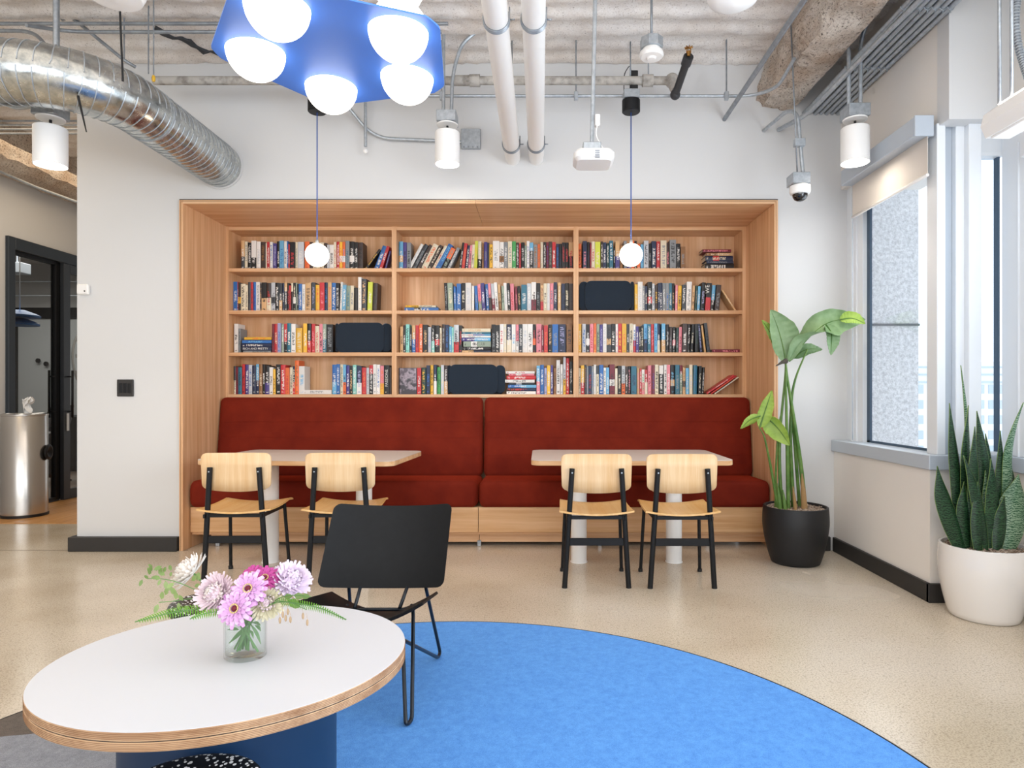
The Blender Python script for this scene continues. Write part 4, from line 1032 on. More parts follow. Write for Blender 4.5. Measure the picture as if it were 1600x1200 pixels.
dome = mat('smoked_dome', '0d0e12', .08, coat=.5)
b = B(); b.lathe([(.049, 0), (.047, -.02), (.037, -.038), (.02, -.049), (.0001, -.052)], 28, (xc, yc, zz-.055)); b.build('dome', dome, dc)

# cylinder downlights
def downlight(u, v, y, lab, rods, seed=0):
    P = px(u, v, y); r = .086; h = .225
    t = thing('downlight', lab, 'ceiling lamp', (P.x, y, P.z), 'white cylinder downlights')
    b = B(); b.lathe([(.0001, .03), (r-.004, .03), (r-.004, 0), (r, 0), (r, h-.004), (r-.004, h), (.0001, h)], 36, (P.x, y, P.z)); b.build('lamp_shade', M['white'], t)
    b = B(); b.lathe([(r-.005, .006), (.0001, .006)], 36, (P.x, y, P.z)); b.build('lens', M['emitlamp'], t)
    b = B(); b.tube([(P.x, y, P.z+h), (P.x, y, P.z+h+.05)], .008, 8); b.sphere((P.x, y, P.z+h+.012), .012, 10, 6); b.build('swivel_stem', M['black'], t)
    b = B(); b.lathe([(.0001, 0), (.073, .002), (.075, .010), (.0001, .012)], 28, (P.x, y, P.z+h+.045)); b.build('canopy', M['white'], t)
    b = B(); b.box(P.x-.068, P.x+.068, y-.068, y+.068, P.z+h+.057, P.z+h+.135, .004); b.build('junction_box', M['galv'], t)
    zt = P.z+h+.12
    for rp in rods:
        b = B(); b.tube(fil([(P.x+rp[0][0], y, zt)]+[(P.x+q_[0], y+q_[1], q_[2]) for q_ in rp[1:]], .12), .0125, 9); b.build('conduit_drop', M['galv'], t)
    l = bpy.data.lights.new('downlight_beam', 'SPOT'); l.energy = 24; l.spot_size = math.radians(95); l.spot_blend = .6; l.shadow_soft_size = .06; l.color = (1, .9, .78)
    lo = bpy.data.objects.new('downlight_beam', l); COL.objects.link(lo); lo.location = (P.x, y, P.z-.01)
    return t
downlight(699, 257, 4.5, 'white cylinder downlight left of the two white pipes, nearest the middle', [[(-.028,), (-.028, 0, CZ)], [(.028,), (.035, 0, 3.45), (.10, 0, 3.66), (.20, 0, 3.74)]])
downlight(1336, 255, 4.1, 'white cylinder downlight at the right in front of the window wall', [[(-.04,), (-.04, 0, 3.42), (-.09, 0, 3.50), (-.25, .1, 3.52)], [(.035,), (.035, 0, 3.48), (.08, -.1, 3.62), (.1, -.2, 3.74)]])
downlight(79, 259, 3.78, 'white cylinder downlight at the far left below the spiral duct', [[(.03,), (.03, 0, CZ)], [(-.05,), (-.10, 0, 2.90), (-.22, 0, 2.88), (-.34, 0, 2.98), (-.7, 0, 3.02)]])
tubeobj('conduit', [(px(547, 0, 4.85).x, 4.78, px(0, 172, 4.85).z), (px(582, 0, 4.85).x, 4.87, px(0, 214, 4.85).z), (px(722, 0, 4.85).x, 4.885, px(0, 219, 4.85).z)], .0125, M['galv'],
        'bent steel conduit on the back wall ending at the square junction box', 'conduit', fr=.18)
o = tubeobj('conduit', [(px(571, 0, 4.82).x, 4.82, CZ), (px(571, 0, 4.82).x, 4.82, px(0, 229, 4.82).z)], .0115, M['galv'], 'short vertical conduit drop with a small bulb tip below the blue lamp', 'conduit')
b = B(); b.sphere((px(571, 0, 4.82).x, 4.82, px(0, 236, 4.82).z), .018, 12, 8); b.build('sensor_tip', M['whitemat'], o)

# conduits and hangers on the left, above the duct
for v, y, lab in ((37, 4.3, 'upper one of two level steel conduits crossing above the duct'), (50, 4.25, 'lower bent steel conduit crossing above the duct')):
    P = px(0, v, y)
    if v == 37: tubeobj('conduit', [(-6, y, P.z), (px(700, 0, y).x, y, P.z)], .012, M['galvdark'], lab, 'conduit')
    else: tubeobj('conduit', [(px(98, 0, y).x, y-.3, px(0, 80, y).z), (px(112, 50, y).x, y, P.z), (px(690, 0, y).x, y, P.z)], .012, M['galvdark'], lab, 'conduit', fr=.15)
tubeobj('conduit', [(-6, 4.2, px(0, 48, 4.2).z), (px(52, 48, 4.2).x, 4.2, px(0, 48, 4.2).z), (px(75, 70, 4.1).x, 4.1, px(0, 75, 4.1).z)], .012, M['galvdark'], 'bent steel conduit coming from the left edge down behind the duct', 'conduit', fr=.12)
tubeobj('conduit', [(px(88, 0, 4.0).x, 4.0, px(0, 75, 4).z), (px(88, 0, 4.0).x, 4.0, CZ)], .018, M['galvdark'], 'thick vertical steel conduit rising behind the duct at far left', 'conduit')
tubeobj('conduit', [(px(96, 30, 4.35).x, 4.35, px(0, 30, 4.35).z), (px(112, 27, 4.35).x, 4.35, px(0, 27, 4.35).z), (px(195, 95, 4.45).x, 4.45, px(0, 95, 4.45).z), (px(212, 105, 4.5).x, 4.5, px(0, 105, 4.5).z)], .012, M['galvdark'], 'slanting steel conduit descending to the duct', 'conduit', fr=.06)
for u, v0, y, r_, lab in ((232, 115, 4.2, .0045, 'left of the pair of thin rods beside the duct bend'), (240, 120, 4.1, .0045, 'right of the pair of thin rods with a yellow tag at the duct bend'), (194, 92, 4.3, .005, 'thin rod hanging to the duct from the slanting conduit')):
    P = px(u, v0, y); o = tubeobj('hanger_rod', [P, (P.x, y, CZ)], r_, M['galvdark'], lab, 'hanger rod', 'ceiling hanger rods')
    if u == 240:
        b = B(); b.lathe([(.004, .03), (.009, .025), (.011, .0), (.006, -.012), (.0001, -.013)], 12, (P.x, y, P.z-.02)); b.build('yellow_tag', M['yellow'], o)
o = tubeobj('antenna', [px(185, -40, 3.2), px(192, 127, 3.2)], .005, M['black'], 'thin black rod hanging in front of the duct', 'antenna')
b = B(); b.lathe([(.0001, -.01), (.10, 0), (.115, .03), (.11, .05), (.0001, .06)], 32, tuple(px(178, -4, 2.6))); b.build('ceiling_disc', M['whitemat'], label='white round ceiling fitting at the top edge, upper left', cat='ceiling fitting')
o = tubeobj('antenna', [px(122, 150, 3.47), px(135, 206, 3.45)], [.007, .003], M['black'], 'short black antenna below the duct', 'antenna')
b = B(); b.lathe([(.0001, -.02), (.07, -.012), (.11, .01), (.12, .03), (.0001, .06)], 36, tuple(px(1146, 4, 3.0))); b.build('ceiling_disc', M['whitemat'], label='white round ceiling fitting at the top edge, right of centre', cat='ceiling fitting')
# four thin conduits deep in the hall
for k in range(4):
    P = px(0, 189+k*6.5, 5.6-.0*k); tubeobj('conduit', [(-10, 5.6, P.z), (-3.3, 5.6, P.z)], .008, M['galvdark'], '%s from top of four thin conduits deep in the left passage' % ORD[k], 'conduit', 'thin conduits in the passage')
tubeobj('conduit', [px(0, 268, 6.0), px(55, 292, 6.0), px(121, 316, 6.0)], .012, M['galvdark'], 'slanting conduit below the sprayed beam in the left passage', 'conduit')

# access point on its drop
y = 3.6; P = px(927, 250, y)
ap = thing('access_point', 'white rounded wireless access point hanging right of the white pipes', 'access point', (P.x, y, P.z))
b = B(); pl = rrect(P.x-.112, P.x+.112, y-.105, y+.105, .05, 6); b.prism(pl, P.z-.03, P.z+.035, 'z', .018, True)
b.build('body', M['whitemat'], ap)
b = B()
for k in range(4): b.box(P.x+.002, P.x+.026, y-.108, y-.100, P.z-.024+k*.011, P.z-.017+k*.011)
b.build('logo_marks', mat('grey_print', '9a9ea4', .5), ap)
b = B(); b.box(P.x-.06, P.x+.04, y-.05, y+.05, P.z+.04, P.z+.085, .004); b.build('junction_box', M['galv'], ap)
b = B(); b.tube([(P.x-.008, y, P.z+.085), (P.x+.006, y, 3.2), (P.x+.018, y, CZ)], .0115, 8); b.build('conduit_drop', M['galv'], ap)
b = B(); b.box(P.x+.010, P.x+.036, y-.02, y+.02, px(0, 198, y).z, px(0, 180, y).z, .004); b.build('cable_clip', M['whitemat'], ap)
b = B(); b.tube(fil([(P.x+.02, y-.02, px(0, 198, y).z), (P.x+.01, y-.03, px(0, 215, y).z), (P.x+.06, y-.05, P.z+.03)], .05), .0025, 6); b.build('cable', M['whitemat'], ap)
# smoke detector / occupancy sensor
y = 4.0; P = px(1018, 82, y)
sd = thing('ceiling_sensor', 'round white ceiling sensor on a steel box, beside the brass sprinkler', 'sensor', (P.x, y, P.z))
b = B(); b.lathe([(.0001, -.048), (.025, -.046), (.033, -.035), (.066, -.032), (.076, -.02), (.072, .0), (.055, .006), (.055, .02), (.0001, .02)], 32, (P.x, y, P.z)); b.build('sensor_head', M['white'], sd)
b = B(); pl = [(P.x+.072*math.cos(a), y+.072*math.sin(a)) for a in [PI/8+PI*k/4 for k in range(8)]]; b.prism(pl, P.z+.02, P.z+.085, 'z', .003); b.build('octagon_box', M['galv'], sd)
b = B(); b.tube([(P.x, y, P.z+.08), (P.x, y, CZ)], .008, 8); b.build('conduit_drop', M['galvdark'], sd)

# linear lamp and flexible conduit at the top right corner
ll = thing('linear_lamp', 'long white tubular pendant lamp at the top right corner', 'ceiling lamp', (2.13, 2.9, 2.45))
pts_ = [(-.075, .0), (-.06, .055), (-.02, .085), (.03, .085), (.07, .05), (.08, 0), (.06, -.05), (-.05, -.055)]
b = B(); b.prism([(2.17+a, 2.47+c) for a, c in pts_], 1.5, 3.06, 'y', .01); b.build('housing', M['whitemat'], ll)
b = B(); b.box(2.13, 2.22, 1.52, 3.03, 2.405, 2.42, .003); b.build('diffuser', M['white'], ll)
b = B(); b.box(2.14, 2.20, 1.55, 3.0, 2.552, 2.556, .001); b.build('added_uplight', M['emitbig'], ll)  # glowing strip added on top of the lamp to brighten the ceiling
for yy, xx in ((3.0, 2.15), (2.95, 2.17)):
    b = B(); b.tube([(xx, yy, 2.55), (xx, yy, 3.70)], .008, 8); b.build('stem', M['galv'], ll)
fc = thing('flexible_conduit', 'ribbed flexible metal conduit hanging at the top right edge', 'conduit', (2.3, 2.9, 3.0))
P = fil([px(1592, -30, 3.05), px(1586, 30, 3.05), px(1590, 70, 3.05), px(1612, 140, 3.0)], .2, 8)
b = B(); b.tube(P, .013, 10); b.build('core', M['galvdark'], fc)
b = B()
for i in range(len(P)-1):
    a, c = Vector(P[i]), Vector(P[i+1]); k = max(1, int((c-a).length/.012))
    for j in range(k):
        q_ = a+(c-a)*j/k; d = (c-a).normalized(); b.tube([q_, q_+d*.006], .0175, 10)
b.build('ribs', M['galv'], fc, kind='stuff')
b = B(); b.box(2.30, 2.62, 3.0, 3.6, 3.70, 3.72); b.build('steel_plate', M['galvdark'], label='flat steel plate under the ceiling above the window bay', cat='plate')

# roller blind
rb_ = thing('roller_blind', 'grey roller blind cassette with lowered pale fabric above the corner window', 'blind', (2.2, 4.1, 2.46))
b = B(); b.box(2.157, 2.262, 3.70, 4.60, 2.69, 2.80, .004); b.build('cassette', M['framegrey'], rb_)
b = B(); b.box(2.155, 2.265, 3.685, 3.70, 2.685, 2.805, .003); b.build('end_cap', M['framegrey'], rb_)
b = B(); b.box(2.235, 2.238, 3.70, 4.59, 2.47, 2.72); b.build('fabric', mat('pale_blind_fabric', 'cfc8c0', .9), rb_)
b = B(); b.tube([(2.2365, 3.70, 2.465), (2.2365, 4.59, 2.465)], .010, 8); b.build('hem_bar', M['wallside'], rb_)
b = B(); b.tube([(2.27, 4.66, .86), (2.27, 4.66, 2.72)], .003, 6); b.build('guide_wire', M['framegrey'], rb_)
rb2 = thing('roller_blind', 'white roller blind cassette above the side window at the right edge', 'blind', (2.6, 3.0, 2.5))
b = B(); b.box(2.56, 2.66, 1.2, 3.42, 2.46, 2.60, .004); b.build('cassette', M['frame'], rb2)

# ================================================================== PENDANTS
def globe(x, label):
    y = 4.57; z = px(0, 398.5, y).z; r = .082
    t = thing('globe_pendant', label, 'pendant lamp', (x, y, z), 'opal globe pendants over the tables')
    b = B(); b.sphere((x, y, z), r, 32, 18); b.build('globe', M['emitglobe'], t)
    b = B(); b.lathe([(.012, r-.004), (.012, r+.02), (.005, r+.03), (.0001, r+.03)], 14, (x, y, z)); b.build('cap', M['galv'], t)
    ct = px(0, 176, y).z
    b = B(); b.tube([(x, y, z+r+.02), (x, y, ct)], .0042, 8); b.build('cord', M['bluecord'], t)
    b = B(); b.lathe([(.0001, 0), (.058, 0), (.064, .006), (.064, .085), (.0001, .09)], 32, (x, y, ct)); b.build('canopy', M['black'], t)
    b = B(); b.box(x-.055, x+.055, y-.05, y+.05, ct+.09, ct+.15, .003); b.build('junction_box', M['galv'], t)
    b = B(); b.box(x+.0, x+.055, y+.03, y+.08, ct+.15, ct+.32, .004); b.build('driver_box', M['blackplastic'], t)
    b = B(); b.tube(fil([(x+.01, y+.05, ct+.31), (x-.0, y+.05, ct+.37), (x-.045, y+.05, ct+.30), (x-.045, y+.04, ct+.15)], .04), .003, 6); b.build('lead', M['black'], t)
    return t
globe(px(495.5, 0, 4.57).x, 'small lit globe pendant on a blue cord in front of the left bay')
globe(px(986, 0, 4.57).x, 'small lit globe pendant on a blue cord in front of the right bay')

# big blue pendant
bp = thing('cluster_pendant', 'big blue pentagonal metal pendant holding glowing white bowls, hanging above the round table', 'pendant lamp', (-.51, 1.6, 2.06))
CX, CY, CZP = -.515, 1.605, 2.055
ga = [math.radians(a) for a in (250, 180, 111, 40, -27)]
tips = [(CX+.318*math.cos(a), CY+.318*math.sin(a)) for a in ga]
def edge_r(a):
    best = 1e9
    for i in range(5):
        p = Vector(tips[i]); q_ = Vector(tips[(i+1) % 5]); d = Vector((math.cos(a), math.sin(a))); e = q_-p; c = p-Vector((CX, CY))
        den = d.x*e.y-d.y*e.x
        if abs(den) < 1e-9: continue
        t = (c.x*e.y-c.y*e.x)/den; s = (c.x*d.y-c.y*d.x)/den
        if t > 0 and -1e-6 <= s <= 1+1e-6: best = min(best, t)
    return min(best, .300)
def shade(u, v):
    a = 2*PI*u; r = edge_r(a)*v
    ca = max(math.cos(min(abs((a-g+PI) % (2*PI)-PI), PI/2)*2.2) if abs((a-g+PI) % (2*PI)-PI) < .72 else 0 for g in ga)
    ca = max(0, ca)
    z = CZP+.006*(1-v*v)
    return (CX+r*math.cos(a), CY+r*math.sin(a), z)
b = B(); b.sheet(lambda u, v: shade(u, max(v, .0008)), 160, 22, .004); b.build('shade', M['bluemetal'], bp)
for a in ga:
    gx, gy = CX+.2*math.cos(a), CY+.2*math.sin(a)
    b = B(); b.sphere((gx, gy, CZP+.002), .0705, 32, 18); o = b.build('opal_bowl', M['emitbig'], bp)
    b = B(); b.sphere((gx, gy, CZP+.115), .062, 20, 12); b.build('opal_bowl', M['emittop'], bp)
b = B(); b.tube([(CX, CY, CZP+.06), (CX, CY, CZ)], .006, 8); b.build('cord', M['bluecord'], bp)
for k in range(3):
    a = 2*PI*k/3-.4; b = B(); b.tube([(CX+.17*math.cos(a), CY+.17*math.sin(a), CZP+.06), (CX, CY, 3.1)], .0025, 6); b.build('suspension_cord', M['bluecord'], bp)

# ================================================================== DINING TABLES
def ctable(name, cx, cy, wx, wy, rz, cols, label, z=.75):
    t = thing(name, label, 'table', (cx, cy, 0), 'dining tables at the banquette')
    Mx = Matrix.Translation((cx, cy, 0)) @ Matrix.Rotation(rz, 4, 'Z')
    def tr(b): b.v = [tuple(Mx @ Vector(v)) for v in b.v]; return b
    pl = rrect(-wx/2, wx/2, -wy/2, wy/2, .07, 8)
    b = B(); b.prism(pl, z-.004, z, 'z', .001); tr(b).build('tabletop', M['tabletop'], t)
    b = B(); b.prism(pl, z-.036, z-.004, 'z', .003); tr(b).build('top_edge', M['tableedge'], t)
    for x, y in cols:
        b = B(); b.tube([(x, y, .004), (x, y, z-.045)], .056, 32); o = b.build('column', M['white'], t)
        b = B(); b.lathe([(.0001, z-.047), (.13, z-.047), (.13, z-.037), (.0001, z-.037)], 28, (x, y, 0)); b.build('top_plate', M['black'], o)
        b = B(); b.lathe([(.0001, 0), (.062, 0), (.062, .004), (.0001, .005)], 28, (x, y, 0)); b.build('floor_plate', M['white'], o)
ctable('dining_table', -1.645, 4.70, 1.38, .80, math.radians(-4), [(-1.93, 4.57), (-1.262, 4.57)], 'left dining table with pale top and oak edge on two white columns')
ctable('dining_table', .622, 4.72, 1.375, .82, 0, [(.272, 4.57), (.95, 4.57)], 'right dining table with pale top and oak edge on two white columns')

# ================================================================== DINING CHAIRS
def make_chair():
    t = thing('dining_chair', 'x', 'chair', (0, 0, 0), 'ash and black steel dining chairs')
    # origin between rear leg feet; +y is the front
    def seat(u, v):
        x = (u-.5)*(.46-.03*v); y = -.030+.43*v
        e = max(0, abs(u-.5)*2)
        z = .455+.022*e*e+.018*v-.012*math.sin(PI*v) - (.02*max(0, v-.88)/.12 if v > .88 else 0)
        if v < .12: z += 0
        return (x, y, z)
    b = B(); b.sheet(seat, 14, 14, .011); b.build('seat', M['chairseat'], t)
    def back(x, z):
        return .012-.03*(z-.74)+.10*(x*x)/.2025*.30-.006
    # rounded rectangular, gently curved backrest (concave toward the sitter)
    W, Z0, Z1 = .214, .600, .828
    b = B(); nu, nv = 18, 10; th = .010
    def P(u, v):
        x = (u-.5)*2; z = v
        hw = W*(1-.035*(1-v)); 
        # superellipse corner rounding
        xx = x*hw; zz = Z0+(Z1-Z0)*z
        return xx, zz
    pl = []
    outline = rrect(-W, W, Z0, Z1, .035, 6)
    # build by slicing outline in x
    xs = sorted(set([round(p[0], 5) for p in outline]+[(-W+2*W*i/16) for i in range(1, 16)]))
    def zr(x):
        r = .035; d = abs(x)-(W-r)
        if d <= 0: return Z0-.018*(1-(x/W)**2), Z1-.003*(x/W)**2
        k = r-math.sqrt(max(0, r*r-d*d)); return Z0+k, Z1-.003-k
    vs_ = []
    for x in xs:
        z0, z1 = zr(x)
        for s in (0, 1):
            for k in range(4):
                z = z0+(z1-z0)*k/3; vs_.append((x*(1+.03*(z-Z0)/.23), back(x, z)+(th/2 if s else -th/2), z))
    fs = []
    for i in range(len(xs)-1):
        a = i*8; c = a+8
        for k in range(3): fs.append((a+k, a+k+1, c+k+1, c+k)); fs.append((a+4+k, c+4+k, c+4+k+1, a+4+k+1))
        fs.append((a, c, c+4, a+4)); fs.append((a+3, a+7, c+7, c+3))
    n0 = (len(xs)-1)*8
    for k in range(3): fs.append((k, 4+k, 5+k, k+1)); fs.append((n0+k, n0+k+1, n0+5+k, n0+4+k))
    b.add(vs_, fs); 
    o = b.build('backrest', M['chairoak'], t)
    for f in o.data.polygons: f.use_smooth = abs(f.normal.y) > .8
    for s in (-1, 1):
        top = Vector((s*.152, -.014, .738)); bot = Vector((s*.198, 0, 0))
        b = B(); b.tube([bot, top], .0165, 12); l = b.build('leg', M['black'], t)
        b = B(); b.tube([bot+Vector((0, 0, 0)), bot+Vector((0, 0, .008))], .0175, 10); b.build('foot_cap', M['blackplastic'], l)
        b = B(); b.tube([(top.x, top.y-.016, top.z-.025), (top.x, top.y-.012, top.z-.025)], .005, 8); b.build('screw', M['galv'], l)
        b = B(); b.tube([(s*.200, .372, 0), (s*.182, .325, .455)], .0115, 10); l = b.build('leg', M['black'], t)
        b = B(); b.tube([(s*.200, .372, 0), (s*.200, .372, .02)], .0155, 10); b.build('foot_cap', M['blackplastic'], l)
        b = B(); b.box(s*.175-.006, s*.175+.006, -.045, .33, .425, .45, .002); b.build('side_rail', M['black'], t)
    b = B(); b.box(-.18, .18, -.010, .002, .262, .308, .002); b.build('crossbar', M['black'], t)
    b = B(); b.box(-.17, .17, -.016, -.004, .425, .448, .002); b.build('seat_rail', M['black'], t)
    b = B(); b.box(-.17, .17, .31, .322, .425, .448, .002); b.build('seat_rail', M['black'], t)
    return t
ch = make_chair()
spots = [(.345, 3.955, 0, 'left ash chair with black legs at the right table'), (.872, 3.945, 0, 'right ash chair with black legs at the right table'),
         (-1.918, 4.02, .02, 'leftmost ash chair with black legs at the left table'), (-1.262, 4.02, .02, 'ash chair at the left table, partly behind the black lounge chair')]
for i, (x, y, rz, lab) in enumerate(spots):
    if i == 0: ch.location = (x, y, 0); ch['label'] = lab
    else: dup(ch, (x, y, 0), rz, lab)

# ================================================================== RUG
RC = Vector((-.42, 1.64)); RR = 1.70
rg = thing('round_rug', 'large round rug in blue, grey and taupe sections under the white table', 'rug', (RC.x, RC.y, 0))
def rugpart(name, a0, a1, cut, m):
    b = B(); pl = []
    n_ = 96
    for i in range(n_+1):
        a = math.radians(a0+(a1-a0)*i/n_); pl.append((RC.x+RR*math.cos(a), RC.y+RR*math.sin(a)))
    pl += cut; b.prism(pl, .001, .011, 'z', .003); return b.build(name, m, rg)
xs_ = -1.0; ang = math.degrees(math.acos((xs_-RC.x)/RR)); ytop = RC.y+RR*math.sin(math.radians(ang)); ybot = RC.y-RR*math.sin(math.radians(ang))
rugpart('blue_section', -ang, ang, [], M['rugblue'])
# grey / taupe boundary, a straight line through two floor points
ya = lambda x: 2.243+(x+1.895)*.17
aL = 180-math.degrees(math.asin((2.19-RC.y)/RR))
pL = (RC.x+RR*math.cos(math.radians(aL)), RC.y+RR*math.sin(math.radians(aL)))
rugpart('taupe_section', ang+.1, aL, [(xs_-.004, ya(xs_))], M['rugbrown'])
rugpart('grey_section', aL, 360-ang, [(xs_-.004, ya(xs_)-.004)], M['ruggrey'])
b = B(); b.tube([(RC.x+(RR+.004)*math.cos(2*PI*i/160), RC.y+(RR+.004)*math.sin(2*PI*i/160), .006) for i in range(160)], .005, 6, closed=True); b.build('edge_binding', M['blackplastic'], rg)

# ================================================================== ROUND TABLE
TX, TY, TZ, TA, TB = -.767, 1.598, .55, .419, .368
rt = thing('coffee_table', 'large oval white table with layered plywood edge on a blue drum', 'table', (TX, TY, 0))
er = math.radians(12)
def ell(sx, sy, n=96): return [(TX+sx*math.cos(2*PI*i/n)*math.cos(er)-sy*math.sin(2*PI*i/n)*math.sin(er), TY+sx*math.cos(2*PI*i/n)*math.sin(er)+sy*math.sin(2*PI*i/n)*math.cos(er)) for i in range(n)]
b = B(); b.prism(ell(TA-.0005, TB-.0005), TZ-.0012, TZ, 'z', .0004); b.build('tabletop', M['whitelam'], rt)
b = B(); b.prism(ell(TA, TB), TZ-.0185, TZ-.0012, 'z', .0008, True); b.build('upper_ply_layer', M['ply'], rt)
b = B(); b.prism(ell(TA-.0015, TB-.0015), TZ-.0205, TZ-.0185, 'z', 0, True); b.build('shadow_gap', M['skirt'], rt)
b = B(); b.prism(ell(TA, TB), TZ-.039, TZ-.0205, 'z', .001, True); b.build('lower_ply_layer', M['ply'], rt)
for k in range(9):
    z = TZ-.0045-k*.0017*1.9 if k < 4 else TZ-.0235-(k-4)*.0017*1.9
    b = B(); P = [(x, y, z) for x, y in ell(TA+.0001, TB+.0001)]; b.tube(P, .0006, 4, closed=True, smooth=False); b.build('ply_line', lay, rt)
b = B(); b.lathe([(.0001, .0115), (.245, .0115), (.245, TZ-.04), (.0001, TZ-.04)], 72, (TX, TY, 0)); b.build('drum_base', M['teal'], rt)

# ================================================================== LOUNGE CHAIR
lc = thing('lounge_chair', 'x', 'chair', (0, 0, 0)); lc['label'] = 'black lounge chair with curved veneer panels on a thin steel rod frame'
OX, OY = -.655, 2.45
def lseat(u, v):
    x = (u-.5)*.47; y = -.17+.40*v; e = abs(u-.5)*2
    return (OX+x*(1-.05*v)+.0, OY+y, .368-.085*v+.085*e**1.7)
b = B(); b.sheet(lseat, 20, 14, .012); o = b.build('seat', M['blackwood'], lc, bevel=.003)
def lback(u, v):
    e = (u-.5)*2; w_ = .272-.0*v
    x = e*(w_-.028*(1-v)*0)+(-.022+.044*v)*.5; w2 = .262
    z = .395+.345*v; y = .185+.115*v
    return (OX+.012+e*(w2-.006*(1-v)*-1)+.025*v, OY+y-.055*e*e, z+.014*e*e)
b = B(); nu, nv = 28, 12; vs_ = []; rr = .03
Wd, Hd = .255, .335
cols_ = []
for i in range(nu+1):
    e = -1+2*i/nu; e = math.sin(e*PI/2)          # denser at the edges
    x = e*Wd; d = abs(x)-(Wd-rr); k = rr-math.sqrt(max(0, rr*rr-d*d)) if d > 0 else 0
    for s in (0, 1):
        for j in range(nv+1):
            h = k+(Hd-2*k)*j/nv; f = h/Hd
            xx = x*(1-.035*f)+.03*f; y = .20+.11*f-.06*e*e; z = .394+h*.96+.022*e*e
            nrm = Vector((.35*e, -1, .3)).normalized()*(.006 if s else -.006)
            vs_.append((OX+.005+xx+nrm.x, OY+y+nrm.y, z+nrm.z))
K = (nv+1); fs = []
for i in range(nu):
    a = i*2*K; c = a+2*K
    for j in range(nv): fs.append((a+j, a+j+1, c+j+1, c+j)); fs.append((a+K+j, c+K+j, c+K+j+1, a+K+j+1))
    fs.append((a, c, c+K, a+K)); fs.append((a+nv, a+K+nv, c+K+nv, c+nv))
for j in range(nv):
    fs.append((j, K+j, K+j+1, j+1)); n0 = nu*2*K; fs.append((n0+j, n0+j+1, n0+K+j+1, n0+K+j))
b.add(vs_, fs, True); o = b.build('backrest', M['blackwood'], lc)
rod = mat('black_steel_rod', '20262e', .3, .3)
for s in (-1, 1):
    # rear loop: back panel -> rear foot -> up to the seat front
    x0 = OX+s*.185
    b = B(); b.tube(fil([(OX+.02+s*.150, OY+.215, .46), (OX+.012+s*.160, OY+.225, .40), (x0+s*.012, 2.915, .0195), (x0+s*.010, 2.86, .0195), (OX+s*.11, 2.31, .335), (OX+s*.10, 2.35, .352)], .05, 7), .0075, 9); b.build('leg', rod, lc)
    # front loop
    b = B(); b.tube(fil([(OX+s*.12, 2.48, .25), (x0-s*.01, 2.275, .020), (x0+s*.004, 2.315, .0195), (OX+s*.145, 2.56, .33), (OX+s*.13, 2.60, .34)], .045, 7), .0075, 9); b.build('leg', rod, lc)
    b = B(); b.tube([(OX+s*.09, 2.56, .34), (OX+.01+s*.10, OY+.232, .43)], .0075, 8); b.build('back_strut', rod, lc)
b = B(); b.tube([(OX-.15, 2.565, .335), (OX+.15, 2.565, .335)], .0075, 8); b.build('cross_rod', rod, lc)

# ================================================================== STOOLS
def stool(x, y, h, label, r=.155):
    t = thing('stool', label, 'stool', (x, y, 0), 'black and white speckled stools')
    b = B(); b.lathe([(.0001, h-.045), (r*.75, h-.042), (r*.97, h-.028), (r, h-.014), (r*.97, h-.003), (r*.9, h), (r*.6, h-.006), (.0001, h-.010)], 48, (x, y, 0)); b.build('seat', M['speckle'], t)
    for k in range(4):
        a = PI/4+PI/2*k; b = B(); b.tube([(x+r*.55*math.cos(a), y+r*.55*math.sin(a), h-.04), (x+r*.80*math.cos(a), y+r*.80*math.sin(a), .011)], .010, 9); b.build('leg', M['black'], t)
stool(-.675, 1.195, .45, 'black stool seat with white speckles at the bottom edge, before the table', .150)
stool(-1.19, 2.32, .45, 'black and white speckled stool behind the flowers', .145)

# ================================================================== PLANTS
def leafmat(name, a, b_, stripe=None, rough=.35):
    q = NT(name)
    n1 = q.noise(9, 3, .6)
    base = q.ramp(n1, [(.3, hx(a)), (.7, hx(b_))])
    if stripe:
        wv = q.n('ShaderNodeTexWave'); wv.wave_type = 'BANDS'; wv.bands_direction = 'Z'; wv.inputs['Scale'].default_value = 26
        wv.inputs['Distortion'].default_value = 9; wv.inputs['Detail'].default_value = 3; wv.inputs['Detail Scale'].default_value = 2.2
        q.l(q.n('ShaderNodeNewGeometry').outputs['Position'], wv.inputs[0])
        mx = q.n('ShaderNodeMix', data_type='RGBA'); q.l(q.ramp(wv.outputs[1], [(.42, (0, 0, 0, 1)), (.62, (1, 1, 1, 1))]), mx.inputs[0])
        q.l(base, mx.inputs[6]); mx.inputs[7].default_value = hx(stripe); base = mx.outputs[2]
    q.l(base, q.p.inputs['Base Color']); q.p.inputs['Roughness'].default_value = rough
    q.p.inputs['Subsurface Weight'].default_value = 0
    t = q.t; tl = q.n('ShaderNodeBsdfTranslucent'); q.l(base, tl.inputs[0])
    mxs = q.n('ShaderNodeMixShader'); mxs.inputs[0].default_value = .35
    q.l(q.p.outputs[0], mxs.inputs[1]); q.l(tl.outputs[0], mxs.inputs[2]); q.l(mxs.outputs[0], t.nodes['Material Output'].inputs['Surface'])
    return q.m
LF = leafmat('banana_leaf', '7d9f6c', 'a3bf92'); LFL = leafmat('young_yellow_leaf', '93b548', 'b5cf63')
STM = leafmat('leaf_stalk', '4d7a35', '7ea052')
SN = leafmat('snake_leaf', '2c4f33', '3c6841', '17301f'); SNL = leafmat('pale_snake_leaf', '7fa383', 'a9c2a2', '3f6a4a'); SNE = leafmat('snake_leaf_edge', '7d9a55', '9ab36b')
DRY = mat('dry_sheath', '9a7a50', .9)

